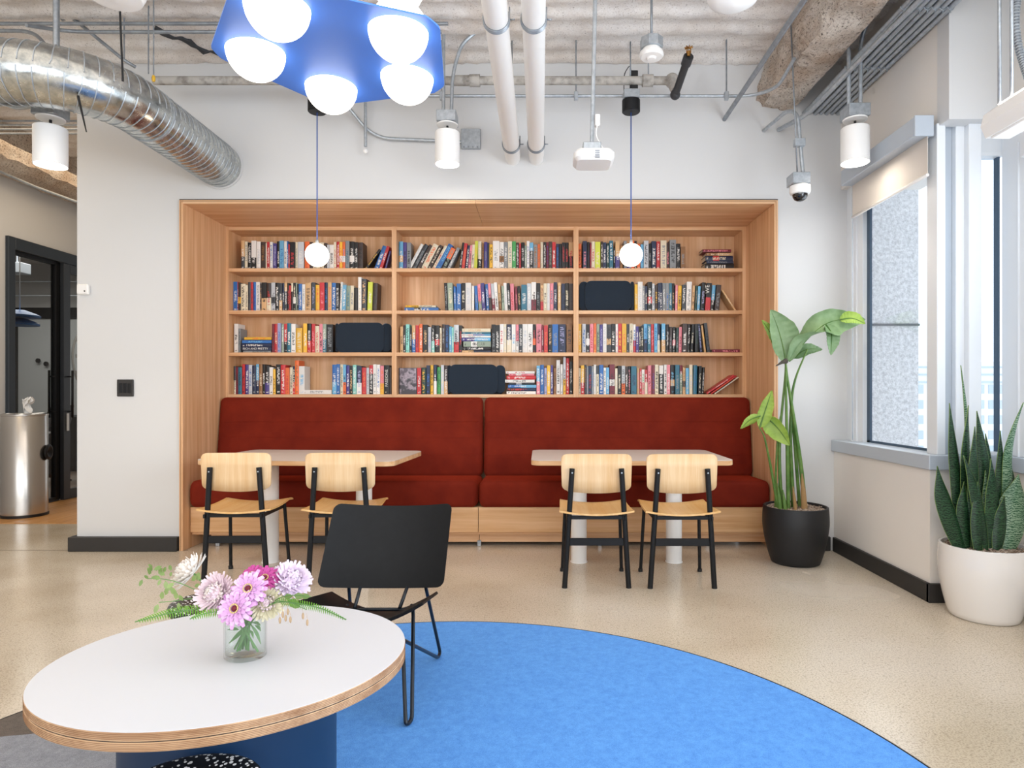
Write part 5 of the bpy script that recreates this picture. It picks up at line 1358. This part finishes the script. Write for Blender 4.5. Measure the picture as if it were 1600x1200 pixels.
def pot(x, y, R1, R2, h, m, label, cat='potted plant', name='potted_plant'):
    t = thing(name, label, cat, (x, y, 0))
    prof = []
    for k in range(15):
        f = k/14; r = R2+(R1-R2)*math.sin(PI/2*min(1, f*1.25))**1.0 if f < .8 else R1-.006*((f-.8)/.2)
        prof.append((r, h*f))
    prof = [(.0001, 0), (R2*.94, 0)]+[(R2+(R1-R2)*(1-(1-f)**2.2)-.010*max(0, f-.7)/.3, .006+(h-.006)*f) for f in [k/16 for k in range(17)]]
    re = prof[-1][0]
    prof += [(re-.006, h+.003), (re-.014, h), (re-.018, h-.035), (.0001, h-.035)]
    b = B(); b.lathe(prof, 64, (x, y, 0)); b.build('pot', m, t)
    b = B(); rr = re-.019
    vs_ = [(x, y, h-.012)]; n_ = 40; rings = 8
    for i in range(1, rings+1):
        for k in range(n_):
            a = 2*PI*k/n_; r = rr*i/rings; vs_.append((x+r*math.cos(a), y+r*math.sin(a), h-.018+.014*fbm(math.cos(a)*r*40, math.sin(a)*r*40, 7)))
    fs = [(0, 1+k, 1+(k+1) % n_) for k in range(n_)]
    for i in range(rings-1):
        for k in range(n_): fs.append((1+i*n_+k, 1+(i+1)*n_+k, 1+(i+1)*n_+(k+1) % n_, 1+i*n_+(k+1) % n_))
    b.add(vs_, fs)
    for _ in range(150):
        a = R.uniform(0, 2*PI); r = rr*math.sqrt(R.random())*.95; p = Vector((x+r*math.cos(a), y+r*math.sin(a), h-.012))
        d = Vector((R.uniform(-1, 1), R.uniform(-1, 1), R.uniform(-.3, .5))).normalized()*.014
        b.tube([p-d, p+d], .004, 4, smooth=False)
    b.build('wood_chips', M['moss'], t, kind='stuff')
    return t
BPX, BPY = px(1241, 0, 4.58).x, 4.56
bpot = pot(BPX, BPY, .229, .165, .40, M['potblack'], 'tall broad-leaved plant in a matt black pot beside the bookcase')
def stalk(P, r, name='stalk', m=None):
    b = B(); P = fil(P, .5, 6); n_ = len(P); b.tube(P, [r*(1-.62*i/(n_-1)) for i in range(n_)], 9); return b.build(name, m or STM, bpot)
def blade(mid, wL, wR, fold=0, m=None, cup=.3, side=None, parent=None, curl=0):
    """leaf along midrib points; wL/wR widths along it; side = sideways direction"""
    P = [Vector(p) for p in fil(mid, .3, 6)]; n_ = 22
    ls = [0]
    for i in range(1, len(P)): ls.append(ls[-1]+(P[i]-P[i-1]).length)
    def at(t):
        s = t*ls[-1]
        for i in range(1, len(P)):
            if ls[i] >= s: f = (s-ls[i-1])/max(1e-9, ls[i]-ls[i-1]); return P[i-1].lerp(P[i], f)
        return P[-1]
    def shape(t): return max(.02, (math.sin(PI*min(1, t*1.0)**.72))**.75)
    sd = Vector(side).normalized()
    def fn(u, v):
        p = at(u); t = (at(min(1, u+.02))-at(max(0, u-.02))).normalized()
        s_ = (sd-t*sd.dot(t)).normalized(); nn = t.cross(s_)
        e = (v-.5)*2; w_ = (wR if e > 0 else wL)*shape(u)*(1+.035*math.sin(u*17+e*3)+.015*math.sin(u*41))
        ae = abs(e)
        return p+s_*(e*w_*math.cos(cup*ae))+nn*(ae*w_*math.sin(cup*ae)*(1 if True else -1))+nn*.0022*math.sin(u*60)*ae+Vector((0, 0, -curl*ae*ae*w_))
    b = B(); b.sheet(fn, 40, 14, .0016)
    o = b.build('leaf', m or LF, parent or bpot)
    b = B(); Q = [at(k/20) for k in range(21)]; b.tube([q_+Vector((0, -.002, .001)) for q_ in Q], [.006*(1-k/22) for k in range(21)], 6); b.build('midrib', STM, o)
    return o
Y0_ = 4.56
def q2(u, v, dy=0): return px(u, v, Y0_+dy)
# stalks (base to leaf joint)
stalk([q2(1222, 800), q2(1216, 700), q2(1226, 600), q2(1228, 560)], .013)
stalk([q2(1232, 800, -.03), q2(1230, 690, -.03), q2(1228, 610, -.03), q2(1228, 565, -.03)], .014)
stalk([q2(1240, 800, .02), q2(1234, 690, .02), q2(1238, 600, .02), q2(1262, 545, .0)], .015)
stalk([q2(1250, 800, .03), q2(1241, 680, .02), q2(1232, 600, .02), q2(1228, 566)], .012)
stalk([q2(1258, 798, -.02), q2(1252, 730, -.02), q2(1240, 650, -.02), q2(1229, 585, -.02), q2(1227, 562, -.02)], .017)
stalk([q2(1216, 795, -.04), q2(1203, 722, -.05), q2(1194, 680, -.06), q2(1186, 668, -.07)], .010)
stalk([q2(1212, 795, 0), q2(1212, 730, 0), q2(1217, 660, 0), q2(1222, 640, 0)], .009)
for u, v0, v1, r_ in ((1257, 795, 740, .022), (1219, 797, 755, .016), (1227, 797, 765, .016), (1243, 797, 760, .014)):
    b = B(); b.tube([q2(u, v0, -.05), q2(u-2, (v0+v1)/2, -.05), q2(u-4, v1, -.045)], [r_, r_*.8, .003], 9); b.build('dry_sheath' if u in (1257, 1243) else 'sheath', DRY if u in (1257, 1243) else STM, bpot)
# leaves
blade([q2(1228, 566), q2(1222, 535), q2(1214, 508), q2(1204, 484)], .135, .075, side=(-1, .1, -.25), cup=.25, m=LF)
blade([q2(1228, 566, .02), q2(1216, 540, .03), q2(1204, 520, .03), q2(1190, 500, .03)], .07, .05, side=(-.6, -.3, -.9), cup=.3, m=LFL)
blade([q2(1233, 565), q2(1262, 528), q2(1295, 500), q2(1352, 499)], .14, .12, side=(.75, .15, .75), cup=.35, m=LF, curl=.1)
blade([q2(1290, 507, -.02), q2(1300, 520, -.05), q2(1298, 555, -.06)], .055, .06, side=(1, .2, 0), cup=.3, m=LF)
blade([q2(1312, 500, -.03), q2(1332, 496, -.05), q2(1352, 506, -.06)], .04, .05, side=(.2, .2, 1), cup=.3, m=LFL)
blade([q2(1240, 560, .05), q2(1258, 545, .06), q2(1285, 546, .08)], .05, .05, side=(0, .5, 1), cup=.3, m=LF)
blade([q2(1187, 668, -.07), q2(1196, 640, -.06), q2(1206, 610, -.04)], .055, .045, side=(-1, .2, -.3), cup=.3, m=LFL)
blade([q2(1188, 650, -.07), q2(1172, 655, -.08), q2(1157, 670, -.09)], .045, .03, side=(.1, -.2, 1), cup=.3, m=LFL)
blade([q2(1195, 650, -.05), q2(1215, 668, -.07), q2(1234, 696, -.09)], .085, .05, side=(.5, -.2, .6), cup=.35, m=LFL)
b = B(); b.tube([q2(1228, 564, -.04), q2(1222, 566, -.06), q2(1212, 572, -.08)], [.02, .012, .002], 8); b.build('dry_bract', mat('dark_dry_bract', '453f38', .9), bpot)

SPX, SPY = px(1534, 0, 3.47).x, 3.455
spot_ = pot(SPX, SPY, .219, .165, .385, M['potwhite'], 'snake plant with upright banded leaves in a glossy white pot')
def q3(zx, zy, dy=0): return px(1140+zx/2.265, 470+zy/2.265, SPY+dy)
def sleaf(pts, wpx, m=None, dy=0, tw=0):
    P = [q3(p[0], p[1], dy*(1-i*.15)) for i, p in enumerate(pts)]; P[0].z = .372
    P = [Vector(p) for p in fil(P, .4, 6)]; w_ = wpx/2.265*SPY/1000/2
    ls = [0]
    for i in range(1, len(P)): ls.append(ls[-1]+(P[i]-P[i-1]).length)
    def at(t):
        s = t*ls[-1]
        for i in range(1, len(P)):
            if ls[i] >= s: return P[i-1].lerp(P[i], (s-ls[i-1])/max(1e-9, ls[i]-ls[i-1]))
        return P[-1]
    def fn(u, v):
        p = at(u); t = (at(min(1, u+.02))-at(max(0, u-.02))).normalized(); a = tw+u*.35
        sd = Vector((math.cos(a), math.sin(a), 0)); s_ = (sd-t*sd.dot(t)).normalized(); nn = t.cross(s_); e = (v-.5)*2
        pr = (.62+.5*math.sin(PI*min(1, u*1.05)**.9))*(1-max(0, (u-.62)/.38)**1.7)*.98+.01
        return p+s_*e*w_*pr+nn*(e*e-.4)*w_*pr*.45
    b = B(); b.sheet(fn, 26, 6, .003); o = b.build('leaf', m or SN, spot_)
    b = B()
    for vv in (0, 1): b.tube([fn(k/24, vv) for k in range(25)], .0022, 4)
    b.build('leaf_margin', SNE, o, kind='stuff')
sleaf([(818, 880), (812, 700), (792, 500), (778, 362)], 40, dy=.04)
sleaf([(852, 880), (846, 600), (840, 400), (818, 228)], 16, SNL, dy=.06)
sleaf([(850, 880), (842, 700), (838, 520), (845, 370)], 48, dy=.02, tw=.3)
sleaf([(872, 880), (866, 640), (868, 445)], 42, dy=-.03)
sleaf([(905, 880), (905, 700), (898, 540), (875, 390)], 48, dy=.03, tw=-.2)
sleaf([(950, 880), (965, 700), (962, 560), (958, 460)], 40, dy=.03)
sleaf([(975, 870), (990, 690), (988, 540), (1012, 440), (1040, 360)], 46, SNL, dy=.02, tw=.2)
sleaf([(818, 890), (790, 790), (755, 690), (735, 585)], 60, dy=-.04)
sleaf([(905, 895), (890, 760), (862, 640), (828, 548)], 40, dy=-.07)
sleaf([(930, 885), (938, 780), (938, 660), (925, 558)], 66, dy=-.05, tw=.25)
sleaf([(948, 885), (962, 800), (972, 690)], 46, dy=-.07)
sleaf([(978, 885), (998, 800), (1012, 700), (1022, 615)], 86, SNL, dy=-.05, tw=-.3)
sleaf([(882, 890), (880, 790), (884, 700), (878, 640)], 44, dy=-.08)
sleaf([(915, 885), (912, 800), (915, 720), (905, 600)], 36, SNL, dy=-.02)
sleaf([(838, 885), (832, 760), (830, 640)], 50, dy=-.03)
sleaf([(1000, 880), (1010, 760), (1003, 640), (990, 560)], 40, dy=.05)
sleaf([(862, 880), (858, 740), (852, 600)], 46, dy=-.01, tw=.4)
sleaf([(930, 885), (930, 720), (915, 520), (905, 470)], 40, dy=.06)

# ================================================================== VASE OF FLOWERS
VY = 1.582; VX = px(383.5, 0, VY).x; VR = .0505; VZ = TZ; VH = .106
vs3 = thing('flower_vase', 'clear glass vase of water standing on the oval white table', 'vase', (VX, VY, VZ))
ov = .82
b = B(); b.lathe([(.0001, .0004), (VR-.004, .0004), (VR, .004), (VR, VH), (VR-.0015, VH+.001), (VR-.003, VH), (VR-.003, .012), (VR-.008, .009), (.0001, .009)], 56, (VX, VY, VZ), sy=ov)
b.build('glass', M['glass'], vs3)
b = B(); b.lathe([(.0001, .0092), (VR-.0085, .0092), (VR-.0031, .0122), (VR-.0031, VH*.80), (.0001, VH*.80)], 56, (VX, VY, VZ), sy=ov)
b.build('water', M['water'], vs3)
PINK = mat('pale_pink_petal', 'efdce4', .6); PINKW = mat('cream_petal', 'f6efe8', .6); MAG = mat('orchid_pink_petal', 'd39fd3', .6); HOT = mat('magenta_petal', 'b8408f', .55)
LIL = mat('lilac_petal', 'eedff0', .6); MAG2 = mat('pale_orchid_petal', 'e3bfe2', .6); PCR = mat('greenish_cream_petal', 'e5dfc4', .6); EYE = mat('dark_red_eye', '6a1a2c', .8); YEL = mat('yellow_stamen', 'dcc878', .7)
FERN = leafmat('fern_green', '5fa02c', '8cc848'); GRN = leafmat('stem_green', '5f8f4c', '8db878'); SEED = mat('dry_oat_seed', 'b49a7c', .9)
VM = Vector((VX, VY, VZ+VH*.95))
def vstem(o, p, r=.0028):
    k = R.uniform(-.02, .02); a = Vector((VX-(p.x-VX)*.25+k, VY-(p.y-VY)*.2, VZ+.016))
    a.x = min(VX+.036, max(VX-.036, a.x)); a.y = min(VY+.03, max(VY-.03, a.y))
    n_ = Vector((VX+(p.x-VX)*.22, VY+(p.y-VY)*.22, VZ+VH)); n_.x = min(VX+.04, max(VX-.04, n_.x)); n_.y = min(VY+.03, max(VY-.03, n_.y))
    b = B(); b.tube(fil([a, n_, p], .04), r, 7); b.build('stem', GRN, o)
def petals(c, nrm, rings, m_list, name):
    """rings: (count, length, width, angle above flower plane, base radius, cup, material idx)"""
    nrm = Vector(nrm).normalized(); u = nrm.orthogonal().normalized(); v = nrm.cross(u)
    bs_ = B()
    for (n_, L, W_, el, r0, cup, mi) in rings:
        bs_.cur = mi; ph = R.uniform(0, 6)
        for k in range(n_):
            a = 2*PI*(k+R.uniform(-.2, .2))/n_+ph; d = u*math.cos(a)+v*math.sin(a); s_ = d.cross(nrm)
            e = el+R.uniform(-.08, .08); Lk = L*R.uniform(.9, 1.08); pts5 = []
            m_ = 5
            for i in range(m_+1):
                f = i/m_; ee = e+cup*f; 
                p = c+d*(r0+Lk*f*math.cos(ee))+nrm*(Lk*f*math.sin(ee))
                w_ = W_*(.35+.65*math.sin(PI*min(.93, .12+f*.84)))
                hgt = nrm*math.cos(ee)-d*math.sin(ee)
                pts5 += [p-s_*w_+hgt*w_*.35, p, p+s_*w_+hgt*w_*.35]
            fs = [(i*3+j, i*3+j+1, i*3+j+4, i*3+j+3) for i in range(m_) for j in (0, 1)]
            bs_.add(pts5, fs, True)
    return bs_
def q5(zx, zy, dy=0): return px(200+zx/4.444, 840+zy/4.444, VY+dy)
def flower(kind, zx, zy, dy, nrm, rad, label, ms):
    c = q5(zx, zy, dy); nrm = Vector(nrm).normalized()
    t = thing('flower', label, 'flower', tuple(c), 'flowers in the glass vase')
    if kind == 'mum':   # dense incurved chrysanthemum dome
        rings = [(30, rad*.98, rad*.095, .0+.14*k, 0, .15+.11*k, 0 if k < 5 else 1) for k in range(3)]+[(30-2*k, rad*(.98-.045*k), rad*.085, .12*k, 0, .25+.14*k, 0 if k < 5 else 1) for k in range(3, 11)]
        p = petals(c-nrm*rad*.25, nrm, rings, ms, 'petals')
    else:               # flat zinnia
        rings = [(17, rad, rad*.17, .02, rad*.05, -.12, 0), (16, rad*.88, rad*.16, .16, rad*.05, -.1, len(ms)-1), (14, rad*.70, rad*.14, .3, rad*.04, -.1, 0), (12, rad*.45, rad*.10, .5, rad*.03, -.1, 0)]
        p = petals(c, nrm, rings, ms, 'petals')
    p.build('petals', ms, t, kind='stuff')
    if kind == 'zin':
        b = B(); b.sphere(c+nrm*rad*.12, rad*.16, 12, 8); b.build('eye', EYE, t)
        b = B(); u = nrm.orthogonal().normalized(); v = nrm.cross(u)
        for k in range(14):
            a = 2*PI*k/14; b.sphere(c+nrm*rad*.2+(u*math.cos(a)+v*math.sin(a))*rad*.22, rad*.045, 6, 4)
        b.build('stamens', YEL, t, kind='stuff')
    vstem(t, c-nrm*rad*.25)
flower('mum', 425, 230, .05, (-.75, -.25, .65), .054, 'cream-pink chrysanthemum at the upper left of the bunch', [PINKW, PINK])
flower('mum', 600, 385, -.03, (-.25, -.85, .45), .053, 'cream and pink chrysanthemum left of centre in the bunch', [PINK, PINKW])
flower('mum', 1140, 290, .03, (.55, -.5, .65), .054, 'pale lilac chrysanthemum at the upper right of the bunch', [LIL, LIL])
flower('mum', 960, 455, -.02, (.35, -.8, .25), .045, 'greenish cream dahlia right of the two zinnias', [PCR, PINK])
flower('zin', 838, 355, -.045, (.05, -.9, .45), .043, 'orchid-pink zinnia, upper one of the two at the centre', [MAG, MAG2])
flower('zin', 748, 492, -.065, (-.1, -.95, .3), .044, 'orchid-pink zinnia, lower one just above the vase rim', [MAG, MAG2])
flower('zin', 862, 262, .01, (-.1, -.6, .8), .031, 'magenta zinnia behind the upper pink zinnia', [HOT])
flower('zin', 950, 283, .0, (.25, -.7, .7), .034, 'magenta zinnia between the pink zinnia and the lilac chrysanthemum', [HOT])
def fern(pts, w_, n_, label):
    P = [q5(*p) for p in pts]; P2 = [Vector(p) for p in fil(P, .06, 8)]
    t = thing('fern_frond', label, 'fern', tuple(P2[0]), 'fern fronds in the vase')
    b = B(); b.tube(P2, [.0016]*len(P2), 5); b.build('rib', GRN, t)
    ls = [0]
    for i in range(1, len(P2)): ls.append(ls[-1]+(P2[i]-P2[i-1]).length)
    def at(s):
        for i in range(1, len(P2)):
            if ls[i] >= s: return P2[i-1].lerp(P2[i], (s-ls[i-1])/max(1e-9, ls[i]-ls[i-1]))
        return P2[-1]
    b = B(); L = ls[-1]
    for k in range(n_):
        s_ = L*(.04+.94*k/n_); p = at(s_); d = (at(min(L, s_+.004))-at(max(0, s_-.004))).normalized()
        side = Vector((0, -.45, 1)); side = (side-d*side.dot(d)).normalized(); f = k/n_
        Lk = w_*(.5+.5*math.sin(PI*(.25+.5*f)))*(1-f**3*.75)
        for sg in (-1, 1):
            dd = (side*sg+d*.18+Vector((0, -.12*sg, 0))).normalized(); cr = d*.0016
            m_ = p+dd*Lk*.5+Vector((0, 0, .001)); e = p+dd*Lk+Vector((0, 0, -.002))
            b.add([p-cr*.8, p+cr*.8, m_+cr, e, m_-cr], [(0, 1, 2, 3, 4)])
    b.build('leaflets', FERN, t, kind='stuff')
    vstem(t, P2[0], .0018)
fern([(640, 480, -.02), (480, 495, -.04), (300, 520, -.05), (50, 585, -.06)], .022, 31, 'long bright green fern frond reaching left over the table')
fern([(690, 520, -.05), (600, 515, -.06), (520, 530, -.07), (430, 565, -.075)], .017, 15, 'short pale green fern frond below the cream chrysanthemum')
fern([(1040, 440, -.03), (1180, 455, -.05), (1350, 490, -.06), (1515, 570, -.065)], .020, 30, 'long bright green fern frond reaching right over the table')
# airy leafy sprigs
SPG = leafmat('sprig_green', '71904c', '9db473')
def sprig(pts, lv, label, m=SPG, sz=.016):
    P = [q5(*p) for p in pts]; P2 = [Vector(p) for p in fil(P, .05, 6)]
    t = thing('leafy_sprig', label, 'sprig', tuple(P2[0]), 'leafy sprigs in the vase')
    b = B(); b.tube(P2, .0011, 5); b.build('stem', GRN, t)
    b = B()
    for (zx, zy, dx, dz_) in lv:
        p = q5(zx, zy, -.01); d = Vector((dx, -.2, dz_)).normalized(); s_ = d.cross(Vector((0, -1, .3))).normalized()
        L = sz*R.uniform(.8, 1.3)
        b.add([p, p+d*L*.35+s_*L*.28, p+d*L*.75+s_*L*.22, p+d*L, p+d*L*.75-s_*L*.22, p+d*L*.35-s_*L*.28], [(0, 1, 2, 3, 4, 5)])
    b.build('leaves', m, t, kind='stuff'); vstem(t, P2[0], .0014)
lv = [(150+R.uniform(-20, 170), 215+R.uniform(-20, 110), R.uniform(-1, .4), R.uniform(-.3, 1)) for _ in range(22)]
sprig([(500, 380, 0), (380, 320, 0), (250, 285, 0), (130, 285, 0)], [(170, 210, -.5, .6), (150, 240, -.2, .9), (210, 250, .6, .7), (230, 290, -.3, -.7), (245, 240, .5, .8), (260, 300, .2, -.8), (290, 270, .4, .7), (300, 320, -.2, -.8), (200, 285, -.7, .3), (100, 290, -.3, -.9)]+lv[:8], 'airy green sprig at the upper left of the bunch')
sprig([(560, 430, .01), (450, 420, .01), (330, 440, .01), (215, 450, 0)], [(230, 430, .3, .9), (210, 460, -.2, -.7), (260, 400, .3, .9), (330, 430, .2, .9), (350, 450, .2, -.8), (380, 440, -.3, .7), (400, 470, .3, -.8), (330, 400, -.3, .8), (440, 300, .6, .5), (460, 340, .7, .3), (480, 300, .3, .9)], 'loose green sprig at the middle left of the bunch', sz=.019)
sprig([(1050, 420, -.02), (1100, 400, -.03), (1180, 400, -.03), (1270, 410, -.04)], [(1080, 410, 1, .1), (1150, 400, 1, -.1), (1200, 405, 1, 0), (1110, 430, .8, -.4)], 'pale pointed leaves under the lilac chrysanthemum', sz=.03)
# hanging oat heads
ot = thing('oat_sprig', 'dry oat heads hanging at the right of the bunch', 'sprig', tuple(q5(1040, 460, -.04)), 'leafy sprigs in the vase')
b = B(); b.tube(fil([q5(1000, 460, -.04), q5(1100, 440, -.05), q5(1240, 500, -.055)], .05), .0008, 5); b.build('stem', GRN, ot)
for (zx, zy) in ((1055, 575), (1095, 560), (1128, 570), (1245, 590), (1110, 515), (1075, 535), (1215, 545)):
    b = B(); p = q5(zx, zy, -.05); b.sphere(p, .0032, 8, 6, 2.6); b.tube([p+Vector((0, 0, .008)), p+Vector((-.002, 0, .022))], .0004, 4); b.build('seed_head', SEED, ot)
vstem(ot, q5(1000, 460, -.04), .0012)
# submerged leaves
for k, (a, c, wd) in enumerate((((700, 735), (830, 610), .010), ((770, 640), (690, 640), .008), ((850, 600), (950, 740), .009), ((880, 610), (950, 650), .009), ((840, 640), (870, 700), .007), ((860, 590), (940, 610), .008))):
    p, q_ = q5(a[0], a[1], -.0), q5(c[0], c[1], -.01); 
    for w_ in (p, q_): w_.x = min(VX+.042, max(VX-.042, w_.x))
    s_ = (q_-p).cross(Vector((0, 1, 0))).normalized()*wd*.5; m_ = (p+q_)/2
    b = B(); b.sheet(lambda u, v: p.lerp(q_, u)+s_*(v-.5)*2*math.sin(PI*max(.05, min(.95, u)))+Vector((0, .006*math.sin(PI*u), 0)), 8, 4, .0006); b.build('submerged_leaf', GRN, vs3)

# ================================================================== TRASH CAN + TISSUE
tx, ty, tr_ = -5.055, 6.27, .185
tcn = thing('waste_bin', 'tall brushed steel cylinder waste bin by the glass front', 'waste bin', (tx, ty, 0))
b = B(); b.lathe([(.0001, .012), (tr_, .012), (tr_, .985), (tr_-.006, .992)], 56, (tx, ty, 0)); b.build('body', M['steel'], tcn)
b = B(); b.lathe([(.0001, .006), (tr_+.006, .006), (tr_+.006, .03), (tr_, .034)], 56, (tx, ty, 0)); b.build('base_ring', M['blackplastic'], tcn)
b = B(); b.lathe([(tr_+.003, .985), (tr_+.004, 1.0), (tr_-.02, 1.008), (tr_-.05, .99), (.0001, .985)], 56, (tx, ty, 0)); b.build('rim', M['steel'], tcn)
b = B(); P = [(tx+tr_*math.cos(a)*1.01, ty+tr_*math.sin(a)*1.01) for a in (-.75,)][0]
mt = Matrix.Translation((tx, ty, .625)) @ Matrix.Rotation(.25, 4, 'Z') @ Matrix.Translation((tr_, 0, 0)) @ Matrix.Rotation(PI/2, 4, 'Y')
b.lathe([(.055, .0), (.075, .012), (.078, .022), (.055, .03), (.0001, .005)], 30, m=mt); b.build('opening_hood', M['black'], tcn)
ts = thing('tissue', 'crumpled white tissue standing in the top of the steel bin', 'tissue', (tx+.03, ty-.03, .99))
b = B()
for k in range(4):
    a0 = k*1.6
    b.sheet(lambda u, v: (tx+.05+.05*(v-.5)*(.3+u)*math.cos(a0)+.03*math.sin(5*u+k), ty-.02+.07*(v-.5)*(.3+u)*math.sin(a0), .99+.17*u-.03*abs(v-.5)+.012*math.sin(9*u+6*v+k)), 8, 6, .0012)
b.build('paper', M['tissue'], ts)
b = B(); b.lathe([(.0001, 0), (.05, 0), (.055, .012), (.0001, .02)], 20, (tx+.115, ty-.05, .992)); b.build('dark_lid_knob', M['black'], tcn)

# ================================================================== MEETING ROOM BEHIND THE GLASS
dk = mat('dark_blue_desk', '1d2733', .5)
mtb = thing('meeting_table', 'dark meeting table seen through the glass door', 'table', (-8.3, 9.7, 0))
b = B(); b.box(-9.6, -7.05, 9.1, 10.0, .84, .875, .004); b.build('tabletop', mat('grey_desk_top', '4b5156', .4), mtb)
for x in (-7.95, -7.2):
    b = B(); b.box(x-.05, x+.05, 9.15, 9.25, .008, .84, .003); b.build('leg', dk, mtb)
    b = B(); b.box(x-.05, x+.05, 9.85, 9.95, .008, .84, .003); b.build('leg', dk, mtb)
def shell(x, y, rz, label, h=.62):
    t = thing('shell_chair', label, 'chair', (x, y, .008), 'dark shell chairs in the meeting room')
    t.rotation_euler = (0, 0, rz); c_, s_ = math.cos(rz), math.sin(rz)
    def W(px_, py_, pz_): return (x+px_*c_-py_*s_, y+px_*s_+py_*c_, pz_+.008)
    def fn(u, v):
        e = (v-.5)*2
        if u < .5: f = u/.5; return W(e*.24, .22-.40*f, h+.02*e*e*3-.02*math.sin(PI*f))
        f = (u-.5)/.5; return W(e*(.24-.10*f**2), -.18-.09*f+.06*e*e, h+.02+.40*f-.06*e*e*f)
    b = B(); b.sheet(fn, 18, 10, .012); b.build('shell', mat('dark_plum_shell', '1e1a20', .5) if 'dark_plum_shell' not in bpy.data.materials else bpy.data.materials['dark_plum_shell'], t)
    b = B(); b.tube([W(0, 0, .07), W(0, 0, h-.01)], .028, 12); b.build('pedestal', M['black'], t)
    for k in range(4):
        a = PI/4+PI/2*k; b = B(); b.tube([W(0, 0, .08), W(.27*math.cos(a), .27*math.sin(a), .022)], [.02, .012], 8); b.build('foot_spoke', M['black'], t)
shell(-6.62, 8.62, 2.5, 'nearer dark shell chair behind the glass, its side to us')
shell(-7.95, 10.35, 3.1, 'dark shell chair on the far side of the meeting table')
mp = thing('saucer_pendant', 'blue double saucer pendant lamp seen through the glass door', 'pendant lamp', (-6.75, 8.3, 2.15))
pp = px(31, 505, 8.3)
for dz2, r_ in ((.0, .21), (.105, .22)):
    b = B(); b.lathe([(.0001, .07), (.06, .065), (r_*.8, .02), (r_, -.005), (r_-.004, -.03), (r_*.75, -.035), (.0001, -.02)], 40, (pp.x, pp.y, pp.z+dz2)); b.build('saucer', mat('blue_lacquer', '1f5fa0', .4) if not dz2 else bpy.data.materials['blue_lacquer'], mp)
b = B(); b.tube([(pp.x, pp.y, pp.z+.1), (pp.x, pp.y, CZ)], .006, 8); b.build('cord', M['whitemat'], mp)
b = B(); b.box(-13, -5.6, 11.9, 12.0, 2.60, 2.80); b.box(-10.05, -9.75, 11.9, 12.0, 0, 2.6)
ip = struct('inner_partition', b, M['black'])
b = B(); b.box(-9.75, -5.6, 11.94, 11.95, 0, 2.6); b.build('pale_panel', mat('grey_wall_panel', 'a9adaf', .7), ip)
for u, v, r_ in ((60, 563.5, .042), (72.5, 568.5, .042)):
    P = px(u, v, 11.9); b = B(); b.lathe([(.0001, 0), (r_, 0), (r_, .02), (.0001, .024)], 24, m=Matrix.Translation(P) @ Matrix.Rotation(PI/2, 4, 'X'))
    b.build('wall_hook', M['black'], label='%s round black wall hook behind the glass' % ('left' if u == 60 else 'right'), cat='hook', group='wall hooks in the meeting room')
for v, lab in ((440, 'upper level conduit in the meeting room'), (462, 'lower level conduit in the meeting room')):
    P = px(0, v, 11.5); tubeobj('conduit', [(-12.5, 11.5, P.z), (-6, 11.5, P.z)], .012, M['galv'], lab, 'conduit')
b = B(); P = px(27, 419, 9); b.box(P.x-.15, P.x+.12, 8.9, 9.1, P.z-.08, P.z+.07, .01)
b.tube([(P.x, 9, P.z+.05), (P.x, 9, CZ)], .01, 8)
b.build('projector', M['framegrey'], label='small grey ceiling projector seen through the glass', cat='projector')
